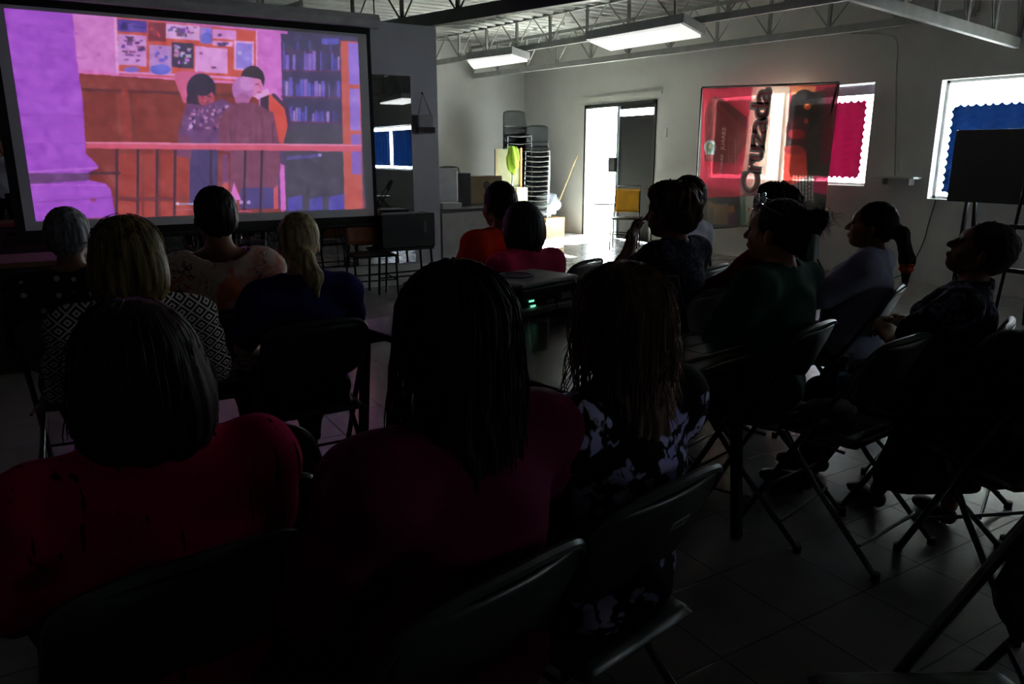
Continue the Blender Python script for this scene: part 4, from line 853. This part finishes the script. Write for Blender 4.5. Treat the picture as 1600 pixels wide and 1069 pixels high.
ld = MB().box((-.17, -.004, 0), (.17, .004, .23)).build('lid', M('graphite_laptop', (70, 72, 72), .3, .5), lt, bevel=.003); ld.location = (0, .122, .016); ld.rotation_euler = (rad(-18), 0, 0)
bx('screen', (-.16, -.0052, .012), (.16, -.0042, .22), M('dim_laptop_screen', (6, 8, 10), .25), ld)
tag(MB().tube(smoothpath([(lp[0]-.1, lp[1]+.14, .757), (lp[0], lp[1]+.16, .757), (lp[0]+.1, lp[1]+.13, .757), (lp[0]+.16, lp[1]+.2, .745), on_table(.1, .3, .742)]), .004, 6).build('laptop_cable', M('pale_cable', (130, 128, 120), .5), smooth=True), 'thin cable looping over the laptop keyboard', 'cable')
tag(MB().tube(smoothpath([(pw[0]+.05, pw[1]-.16, .80), on_table(.25, .12, .742), on_table(.33, .1, .73), on_table(.4, .05, .5), on_table(.38, -.1, .2), (2.4, 2.0, .006), (2.55, 2.7, .006), (2.9, 3.8, .006)]), .0045, 6).build('power_cable', m_black, smooth=True), 'black cable running from the projector to the floor', 'cable')
# bottle and bag on the empty chair
bt = empty('water_bottle', (2.56, 1.72, .452)); tag(bt, 'clear plastic water bottle standing on the empty chair', 'bottle')
MB().lathe([(.031, 0), (.034, .02), (.031, .06), (.034, .10), (.034, .15), (.026, .185), (.013, .2), (.013, .212)], n=24).build('bottle_shell', glass('bottle_plastic', (.75, .82, .88), .3), bt, smooth=True)
MB().lathe([(.0155, .212), (.0155, .228)], n=16).build('cap', M('blue_cap', (190, 205, 220), .4), bt); MB().lathe([(.0345, .09), (.0345, .14)], n=24).build('label_band', M('bottle_label', (90, 130, 170), .5), bt)
tag(MB().ball((0, 0, .035), (.15, .09, .04), 24).tube(smoothpath([(-.1, 0, .06), (-.15, .1, .03), (-.05, .13, .012), (.05, .1, .03)]), .006, 6).build('shoulder_bag', M('brown_soft_bag', (72, 58, 44), .8, bump=.4), smooth=True, loc=(2.38, 1.66, .455), rot=(0, 0, .2)), 'flat brown soft bag on the empty chair beside the bottle', 'bag')

# ------------------------------------------------------------------ banner on its stand
bA, bB = onx(1098, 138, 8.12), onx(1312, 131, 7.95); bC = onx(1288, 345, 7.95); bD = onx(1090, 358, 8.12)
bn = empty('banner', (8.0, 7.0, 0)); tag(bn, 'red sideways advertising banner on a tripod in front of the left window', 'banner')
def bpt(u, v):
    A, B, Cc, D = [np.array(q)[None] for q in (bA, bB, bC, bD)]; u = u[:, None]; v = v[:, None]
    q = A*(1-u)*(1-v)+B*u*(1-v)+Cc*u*v+D*(1-u)*v; q[:, 0] += .012*np.sin(9*u[:, 0]+3*v[:, 0]); return q
def banner():
    k = 240/1069.; p = Paint(330, 330, bpt, 1/k, 1080, 130)
    p.c[:] = (176, 22, 44); p.poly([(80, 30), (430, 30), (380, 800), (30, 800)], (186, 26, 48)); p.poly([(150, 90), (380, 260), (385, 420), (300, 560), (90, 540), (95, 200)], (120, 40, 40)); p.poly([(150, 90), (220, 110), (390, 240), (385, 330)], (84, 22, 26))
    p.poly([(430, 20), (690, 20), (640, 700), (340, 780)], (236, 190, 160)); p.poly([(430, 20), (550, 20), (545, 250), (480, 560), (400, 780), (330, 780)], (190, 60, 60), .5)  # pale band paints the window glow showing through the vinyl
    p.poly([(690, 20), (870, 20), (860, 70), (700, 120)], (236, 120, 70)); p.poly([(640, 700), (665, 300), (700, 80), (870, 60), (1040, 20), (1040, 980), (640, 980)], (46, 40, 34))
    p.ell(790, 190, 110, 145, (28, 22, 20)); p.ell(740, 330, 80, 100, (60, 22, 24)); p.poly([(650, 440), (800, 470), (810, 650), (700, 720), (640, 690)], (190, 40, 26)); p.ell(718, 465, 72, 34, (150, 30, 26)); p.ell(735, 355, 62, 36, (140, 24, 28)); p.ell(808, 165, 26, 22, (200, 84, 30)); p.ell(800, 262, 16, 20, (190, 70, 40))
    p.poly([(930, 30), (1040, 20), (1000, 560), (900, 560)], (90, 18, 30)); p.poly([(850, 640), (960, 650), (950, 780), (850, 760)], (150, 24, 50))
    p.poly([(60, 800), (340, 790), (345, 1010), (70, 1010)], (36, 30, 26)); p.poly([(110, 820), (250, 830), (290, 880), (290, 990), (110, 980)], (124, 92, 56)); p.ell(205, 880, 60, 40, (140, 100, 64)); p.ell(285, 890, 20, 40, (180, 90, 40)); p.ell(145, 920, 16, 60, (40, 14, 14)); p.ell(290, 950, 36, 50, (96, 20, 50)); p.ell(210, 820, 70, 22, (28, 36, 44)); p.ell(300, 1000, 26, 7, (60, 140, 160))
    p.poly([(345, 780), (450, 790), (390, 1020), (340, 1010)], (110, 150, 128)); p.poly([(378, 790), (450, 780), (400, 960), (380, 990)], (196, 204, 186)); p.ell(402, 880, 8, 16, (200, 110, 40)); p.poly([(60, 1000), (400, 1010), (360, 1060), (60, 1040)], (20, 22, 20))
    # crest
    p.ell(132, 446, 44, 50, (150, 165, 150)); p.ell(130, 446, 28, 34, (90, 120, 105)); p.ell(130, 440, 12, 16, (170, 150, 90)); p.rect(100, 486, 165, 498, (160, 170, 160))
    # small vertical print lines
    for x, y0, y1, cc in ((262, 340, 560, (150, 90, 85)), (325, 290, 560, (140, 80, 80)), (308, 380, 620, (170, 120, 120))):
        y = y0
        while y < y1: h_ = random.uniform(5, 14); p.rect(x-4, y, x+4, y+h_, cc); y += h_+4
    for x in range(712, 860, 22):
        y = 640
        while y < 820: h_ = random.uniform(5, 14); p.rect(x-5, y, x+5, y+h_, (200, 180, 170), .7); y += h_+5
    p.noise(4, 8); p.blur(2); g_ = p.c.mean(1, keepdims=True); p.c = (p.c*.78+g_*.22)*.8+6; return p
p = banner(); p.build('banner_cloth', attr_mat('banner_vinyl', trans=.42, rough=.45), bn, (8.0, 7.0, 0))
def btext(txt, x, y, size, w, rotd, mats, ol=0, ext=.001, xw=7.93):
    """lettering laid on the banner, running bottom to top"""
    for off, mt, dx in ([(ol, mats[0], 0)] if ol else [])+[(0, mats[-1], .003)]:
        c = bpy.data.curves.new('t', 'FONT'); c.body = txt; c.size = size; c.offset = off; c.extrude = ext; c.align_x = 'LEFT'; c.align_y = 'CENTER'; c.space_character = w
        o = bpy.data.objects.new('t', c); COL.objects.link(o); bpy.context.view_layer.update(); me = bpy.data.meshes.new_from_object(o.evaluated_get(bpy.context.evaluated_depsgraph_get())); bpy.data.objects.remove(o)
        me.name = 'banner_lettering'; ob = mo(me, mt, bn); q = onx(x, y, xw-dx); ob.location = Vector(q)-bn.location
        ob.rotation_euler = Matrix(((0, 0, -1), (-math.cos(rotd), math.sin(rotd), 0), (math.sin(rotd), math.cos(rotd), 0))).to_euler()
m_l1 = M('grey_lettering', (150, 152, 148), .5); m_l2 = M('dark_red_lettering', (120, 12, 30), .5); m_l3 = M('pale_lettering', (205, 190, 188), .5)
btext('Cruzada', 1171, 304, .40, .97, PI/2-.07, (m_l1, m_l2), .03)
btext('CIUDAD', 1126, 270, .062, 1.05, PI/2-.03, (m_l3,), xw=7.95); btext('JUÁREZ', 1129, 234, .088, 1.0, PI/2-.03, (m_l3,), xw=7.95)
def lp_(q): return Vector(q)-bn.location
MB().tube([lp_(bA+np.array((-.01, 0, .01))), lp_(bB+np.array((-.01, 0, .01)))], .014, 8).build('top_rail', m_dark, bn)
MB().tube([lp_(bD), lp_(bC)], .014, 8).build('bottom_rail', m_dark, bn)
ft = onz(1277, 412); top = bB+np.array((-.03, 0, .02)); hub = top+(np.array((ft[0]-.45, ft[1], 0))-top)*.80
ft = np.array((hub[0], hub[1], 0)); MB().tube([lp_(top), lp_(hub)], .014, 8).tube([lp_(hub+np.array((0, 0, .1))), lp_(hub-np.array((0, 0, .25)))], .019, 8).build('pole', m_dark, bn)
for a in (.5, 2.6, 4.7): MB().tube([lp_(hub), lp_(ft+np.array((math.cos(a)*.36, math.sin(a)*.36, .012)))], .011, 6).build('leg', m_dark, bn); MB().tube([lp_(ft+np.array((0, 0, .17))), lp_(ft+np.array((math.cos(a)*.2, math.sin(a)*.2, .18)))], .006, 6).build('leg_brace', m_dark, bn)
MB().tube([lp_(bA+np.array((-.02, 0, 0))), lp_(np.array((bA[0]-.02, bA[1], .02)))], .010, 8).build('rear_pole', m_dark, bn)
st2 = onz(1247, 425); tag(MB().tube([(st2[0]-.2, st2[1], 0), (st2[0]-.2, st2[1], .75)], .012, 8).tube([(st2[0]-.35, st2[1], .012), (st2[0]-.05, st2[1], .012)], .012, 6).build('post_stand', m_dark), 'thin dark post standing left of the banner tripod', 'stand')

# ------------------------------------------------------------------ right side: board and metal stand
by0 = onx(1497, 204, 7.9)[1]; bb = empty('display_board', (7.9, by0-.6, .95)); tag(bb, 'large black display board in front of the right window', 'board')
MB().box((0, -.75, 0), (.03, .62, .70)).build('panel', M('black_board_panel', (10, 11, 12), .45), bb, bevel=.004)
for y in (-.5, .4): MB().beam((.05, y, .6), (.25, y, -.94), .03, .03).beam((-.02, y, .01), (-.06, y, -.94), .03, .03).build('board_leg', m_dark, bb)
MB().ball((-.005, .6, .69), .012, 8).build('corner_glint', gm, bb)  # shiny ball added as the highlight on the board's corner
sb = onx(1578, 300, 6.6); sd = empty('metal_stand', (6.6, sb[1]-.28, 0)); tag(sd, 'dark metal frame stand at the right edge behind the seated person', 'stand')
MB().tube([(0, .26, 0), (.05, .20, 1.2), (.05, -.2, 1.2), (0, -.26, 0)], .014, 8).build('front_frame', m_dark, sd); MB().tube([(.4, .2, 0), (.1, .12, 1.1)], .013, 8).tube([(.4, -.2, 0), (.1, -.12, 1.1)], .013, 8).build('rear_frame', m_dark, sd)
for z in (.5, .85): MB().beam((.02, .25, z), (.02, -.25, z), .03, .035).build('cross_bar', m_dark, sd)

# ------------------------------------------------------------------ by the door
def simple_chair(loc, rz, label, backm, arm=False, s=1):
    r = empty('tablet_arm_chair', loc, rz); tag(r, label, 'chair'); T = .011
    for sg in (-1, 1):
        MB().tube([(sg*.21, .2, 0), (sg*.21, .16, .43), (sg*.20, -.16, .43), (sg*.19, -.24, .85)], T, 8).build('side_frame', m_dark, r, smooth=True); MB().tube([(sg*.21, -.22, 0), (sg*.205, -.14, .43)], T, 8).build('rear_leg', m_dark, r)
    MB().tube([(.21, .18, .2), (-.21, .18, .2), (-.21, -.2, .2), (.21, -.2, .2)], .007, 6, closed=True).build('stretcher', m_dark, r)
    MB().box((-.21, -.17, .43), (.21, .2, .455)).build('seat', m_black, r, bevel=.01)
    def bk(u, v): a = abs(u-.5)*2; return ((u-.5)*.38, -.235+.02*a*a-.06*v, .52+.36*v)
    MB().sheet(bk, 10, 8).build('backrest', backm, r, smooth=True, solid=.014)
    MB().tube([(-.19, -.23, .6), (-.19, -.31, .93), (.19, -.31, .93), (.19, -.23, .6)], .012, 8).build('back_frame', m_black, r, smooth=True)
    if arm: MB().box((.16, -.05, .66), (.46, .36, .68)).build('tablet_arm', M('pale_tablet_board', (190, 188, 176), .5), r, bevel=.006); MB().tube([(.21, -.1, .43), (.24, .0, .66)], .01, 6).build('arm_support', m_dark, r)
    return r
yc = onz(990, 378); simple_chair((7.72, 9.28, 0), rad(135), 'school chair with a yellow backrest standing before the dark door', M('yellow_laminate', (240, 178, 50), .4), True)
def stack_chair(loc, rz, label, backm, seat=True):
    r = empty('stacking_chair', loc, rz); tag(r, label, 'chair', 'chairs stacked in the far corner')
    for sg in (-1, 1): MB().tube([(sg*.22, .22, 0), (sg*.21, .2, .44), (sg*.20, -.2, .42), (sg*.19, -.27, .86)], .010, 6).build('side_frame', m_sf, r, smooth=True); MB().tube([(sg*.22, -.26, 0), (sg*.21, -.1, .42)], .010, 6).build('rear_leg', m_sf, r)
    def st(u, v): a = abs(u-.5)*2; return ((u-.5)*.44, -.2+.42*v, .45+.02*a*a-.02*v*v)
    def bk(u, v): a = abs(u-.5)*2; return ((u-.5)*.43*(1-.1*v**4), -.21-.10*v+.045*a*a, .60+.30*v-.03*a**4*v)
    MB().sheet(st, 10, 8).build('seat', backm, r, smooth=True, solid=.02); MB().sheet(bk, 12, 8).build('backrest', backm, r, smooth=True, solid=.014)
    return r
m_sf = M('chair_chrome', (84, 88, 88), .4, .6); m_sv = M('charcoal_vinyl', (30, 33, 34), .42, bump=.2)
s1 = onx(836, 300, 7.55); proto = None
ORD = ['bottom', 'second', 'third', 'fourth', 'fifth', 'sixth', 'seventh', 'eighth', 'ninth', 'tenth', 'eleventh', 'twelfth', 'topmost']
for k in range(13):
    lab = 'dark stacking chair, %s of the tall stack in the far corner' % (ORD[k]+('' if k in (0, 12) else ' from the bottom'))
    if proto is None: proto = stack_chair((7.55, s1[1], 0), rad(148), lab, m_sv); o = proto
    else: o = copy_tree(proto); o.location = (7.55+.006*k, s1[1]+.004*k, .085*k); tag(o, lab)
s2 = onx(822, 300, 7.45)
for k in range(11):
    o = copy_tree(proto); o.location = (7.35, s2[1]+.15, .128*k); o.rotation_euler = (0, 0, rad(160)); tag(o, 'dark stacking chair, %s of the leaning stack behind the mop' % (ORD[k]+' from the bottom' if 0 < k < 10 else ('bottom' if k == 0 else 'topmost')))
def broom(a, b, label, hm, head):
    r = empty('broom', tuple(a)); tag(r, label, 'broom'); b = np.array(b)-np.array(a)
    MB().tube([(0, 0, .06), tuple(b)], .012, 8).build('handle', hm, r, smooth=True); MB().box((-.04, -.16, 0), (.04, .16, .07)).build('bristles', head, r, bevel=.01); return r
ba = onz(881, 358); broom((7.95, 11.78, 0), onx(902, 243, 8.24), 'pole broom leaning on the wall left of the bright doorway', M('pale_wood_handle', (160, 140, 100), .5), M('pale_bristles', (210, 205, 180), .8))
bg = onx(856, 314, 7.8); bo = empty('cardboard_box', (7.75, bg[1], 0), .2); tag(bo, 'open cardboard box with a colourful packet under the grey bag', 'box')
MB().box((-.24, -.26, 0), (.24, .26, .30)).build('carton', M('cardboard', (176, 140, 96), .8), bo, bevel=.004)
tag(surf_o if False else mo(surf('plastic_bag', [E((0, 0, .22), (.27, .26, .22)), E((.05, .1, .36), (.12, .12, .10)), E((-.1, -.08, .1), (.16, .16, .1))], .015, .05, post=lambda F, X, Y, Z: F+.014*np.sin(22*X+9*Y+8*np.sin(7*Z))+.01*np.sin(31*Z+12*Y)), M('grey_plastic_bag', (120, 128, 132), .25, bump=.5, bs=18)), 'bulging grey plastic bag on the cardboard box in the corner', 'bag').location = (7.75, bg[1], .302)

pk = onz(866, 359); pkt = empty('snack_packet', (7.45, bg[1]-.12, 0), .4); tag(pkt, 'white packet with purple print on the floor below the grey bag', 'packet')
MB().sheet(lambda u, v: ((u-.5)*.04*math.sin(PI*u)*math.sin(PI*v)+.04*v, (u-.5)*.42, .02+.2*v), 10, 6).build('pouch', M('white_print', (220, 216, 214), .6), pkt, smooth=True, solid=.05)
MB().ball((-.012, -.04, .11), (.02, .11, .045), 12).build('purple_print', M('purple_print', (120, 40, 170), .6), pkt, smooth=True); MB().ball((-.02, .06, .10), (.02, .03, .03), 10).build('orange_print', M('orange_print', (230, 130, 40), .6), pkt, smooth=True)

# ------------------------------------------------------------------ desk in the recess
dk = empty('office_desk', (4.75, 9.0, 0), rad(-8)); tag(dk, 'pale-fronted office desk in the recess past the pillar', 'desk')
dl = onz(690, 330, .76); dk.location = (dl[0]+.55, dl[1]+.62, 0); dk.rotation_euler = (0, 0, rad(14))
MB().box((-.70, -.42, .73), (.75, .42, .765)).build('desktop', m_black, dk, bevel=.004); bx('front_panel', (-.62, -.40, .06), (.7, -.37, .725), M('pale_desk_panel', (150, 150, 146), .5), dk, .004)
for x in (-.68, .70): bx('side_panel', (x, -.41, 0), (x+.04, .4, .73), M('black_desk_panel', (22, 22, 22), .5), dk)
DW = lambda x, y, z=.766: tuple(Matrix.Translation(dk.location) @ Matrix.Rotation(rad(14), 4, 'Z') @ Vector((x, y, z)))
def desk_at(u, v, z, back=0): q = onz(u, v, z); return q
mp_ = ony(699, 300, dl[1]+.45); mn = empty('desktop_monitor', (mp_[0], mp_[1], .766), rad(-25)); tag(mn, 'white-backed monitor standing on the desk beside the pillar', 'monitor')
MB().box((-.13, -.02, .07), (.13, .02, .48)).build('monitor_shell', M('white_monitor_plastic', (225, 226, 226), .4), mn, bevel=.01); MB().box((-.02, -.01, .01), (.02, .03, .1)).build('stand', m_pw, mn); MB().box((-.10, -.08, 0), (.10, .08, .012)).build('foot', m_pw, mn)
p1 = ony(700, 318, dl[1]+.25); tag(bx('document_tray', (p1[0]-.12, p1[1]-.1, .766), (p1[0]+.14, p1[1]+.1, .84), m_pw, None, .006), 'small white device lying on the desk under the monitor', 'tray')
p2 = ony(719, 297, dl[1]+.75); tag(bx('computer_tower', (p2[0]-.07, p2[1]-.15, .766), (p2[0]+.08, p2[1]+.2, 1.18), m_black, None, .006), 'black computer tower between monitor and cardboard box', 'computer')
p3 = ony(752, 300, dl[1]+1.05); cb = empty('storage_box', (p3[0], p3[1]+.05, .766), .15); tag(cb, 'brown cardboard box with a hand hole on the desk', 'box')
MB().box((-.27, -.16, .0), (.27, .16, .36)).build('carton', M('brown_cardboard', (128, 108, 76), .8), cb, bevel=.004); MB().lathe([(.055, 0), (.055, .006)], n=20).build('hand_hole', m_black, cb, loc=(0, -.158, .24), rot=(PI/2, 0, 0))
# back of the recess
bc = stack_chair((onz(708, 300, .5)[0]*0+ony(708, 262, 12.4)[0], 12.4, 0), rad(170), 'single dark chair back rising behind the white monitor', m_sv); bc['group'] = 'chairs in the recess'; bc.location[2] = .30
tag(bx('low_cabinet', (ony(708, 262, 12.4)[0]-.35, 12.05, 0), (ony(708, 262, 12.4)[0]+.35, 12.75, .30), m_black), 'low dark platform carrying the chair behind the monitor', 'platform')
mq = ony(801, 270, 11.2); ms = empty('green_mop', (mq[0], 11.2, 0)); tag(ms, 'upside-down mop with a bright green head before the chair stacks', 'mop')
MB().tube([(-.08, -.05, 0), (0, 0, 1.15)], .012, 8).build('handle', m_pw, ms, smooth=True)
mo(surf('mop_head', [E((0, 0, 1.32), (.10, .09, .24))], .012, .03, post=lambda F, X, Y, Z: F+.012*np.sin(60*X+9*Z)+.012*np.sin(70*Y-11*Z)), M('lime_mop_yarn', (150, 190, 50), .9, bump=.8, bs=90), ms)
fq = ony(800, 290, 11.4); fr = empty('display_easel', (fq[0], 11.4, 0)); tag(fr, 'wooden easel frame with orange rail standing behind the mop', 'easel')
MB().box((-.33, 0, 0), (-.28, .03, 1.5)).build('dark_rail', M('dark_wood', (90, 76, 44), .6), fr); MB().box((.17, 0, 0), (.205, .03, 1.52)).build('orange_rail', M('orange_wood', (214, 130, 70), .6), fr)
MB().box((-.28, .02, .62), (.17, .03, 1.5)).build('plywood_panel', M('olive_plywood', (90, 92, 60), .7), fr); MB().box((.08, -.03, .3), (.3, .0, .85)).box((-.28, -.01, .8), (.17, .02, .86)).build('pale_boards', M('pale_pine', (190, 186, 140), .6), fr)

# ------------------------------------------------------------------ in front of the mirror
sx_, sy_ = 3.13, 7.46; ts = empty('equipment_table', (sx_, sy_, 0)); tag(ts, 'small dark metal table before the mirror carrying a black loudspeaker', 'table')
MB().box((-.30, -.16, .44), (.34, .16, .465)).build('tabletop', m_black, ts)
for a in (-.27, .31):
    for b in (-.14, .14): MB().tube([(a, b, .44), (a*1.08, b, 0)], .013, 8).build('leg', m_dark, ts)
MB().tube([(-.27, -.14, .17), (.31, -.14, .17)], .009, 6).tube([(-.27, .14, .17), (.31, .14, .17)], .009, 6).build('cross_bar', m_dark, ts)
sp = empty('loudspeaker', (sx_+.03, sy_, .466)); tag(sp, 'black box loudspeaker lying on the small table left of the pillar', 'loudspeaker')
MB().box((-.27, -.15, 0), (.33, .15, .35)).build('cabinet', m_black, sp, bevel=.01); bx('handle_recess', (.20, -.153, .15), (.23, -.151, .27), M('grey_handle', (70, 72, 74), .5), sp)
simple_chair((2.72, 7.2, 0), rad(175), 'chair with brown wooden backrest beside the right edge of the screen', M('brown_plywood', (150, 84, 40), .45))
cab = onz(30, 372, .75); ct = empty('wooden_cabinet', (-.35, 6.1, 0)); tag(ct, 'dark wooden cabinet at the left edge under the screen', 'cabinet')
MB().box((-.7, -.25, 0), (.38, .25, .70)).build('body', M('dark_cabinet_wood', (40, 30, 24), .5), ct, bevel=.004); MB().box((-.72, -.27, .70), (.40, .27, .735)).build('top', M('brown_cabinet_top', (110, 74, 48), .8), ct, bevel=.004)
tag(MB().tube(smoothpath([(2.55, 7.7, .8), (2.62, 7.65, .25), (2.5, 7.45, .012), (2.3, 7.3, .01), (1.6, 7.2, .01), (1.2, 6.6, .01)]), .005, 6).build('floor_cable', m_black, smooth=True), 'black cable trailing from the mirror onto the floor', 'cable')
# chairs seen only in the mirror
for k, (x, y, a) in enumerate(((6.4, -2.6, 80), (6.9, -1.6, 100))): chair(x, y, a, ['folding chair seen in the mirror below the blue curtain', 'folding chair seen in the mirror at the curtain edge'][k])
# camera in the photographer's hands
MB().box((-.07, -.03, -.045), (.07, .03, .045)).build('shell', m_black, cm, bevel=.01); MB().tube([(0, .03, 0), (0, .11, 0)], .035, 16).build('lens', m_black, cm, smooth=True)
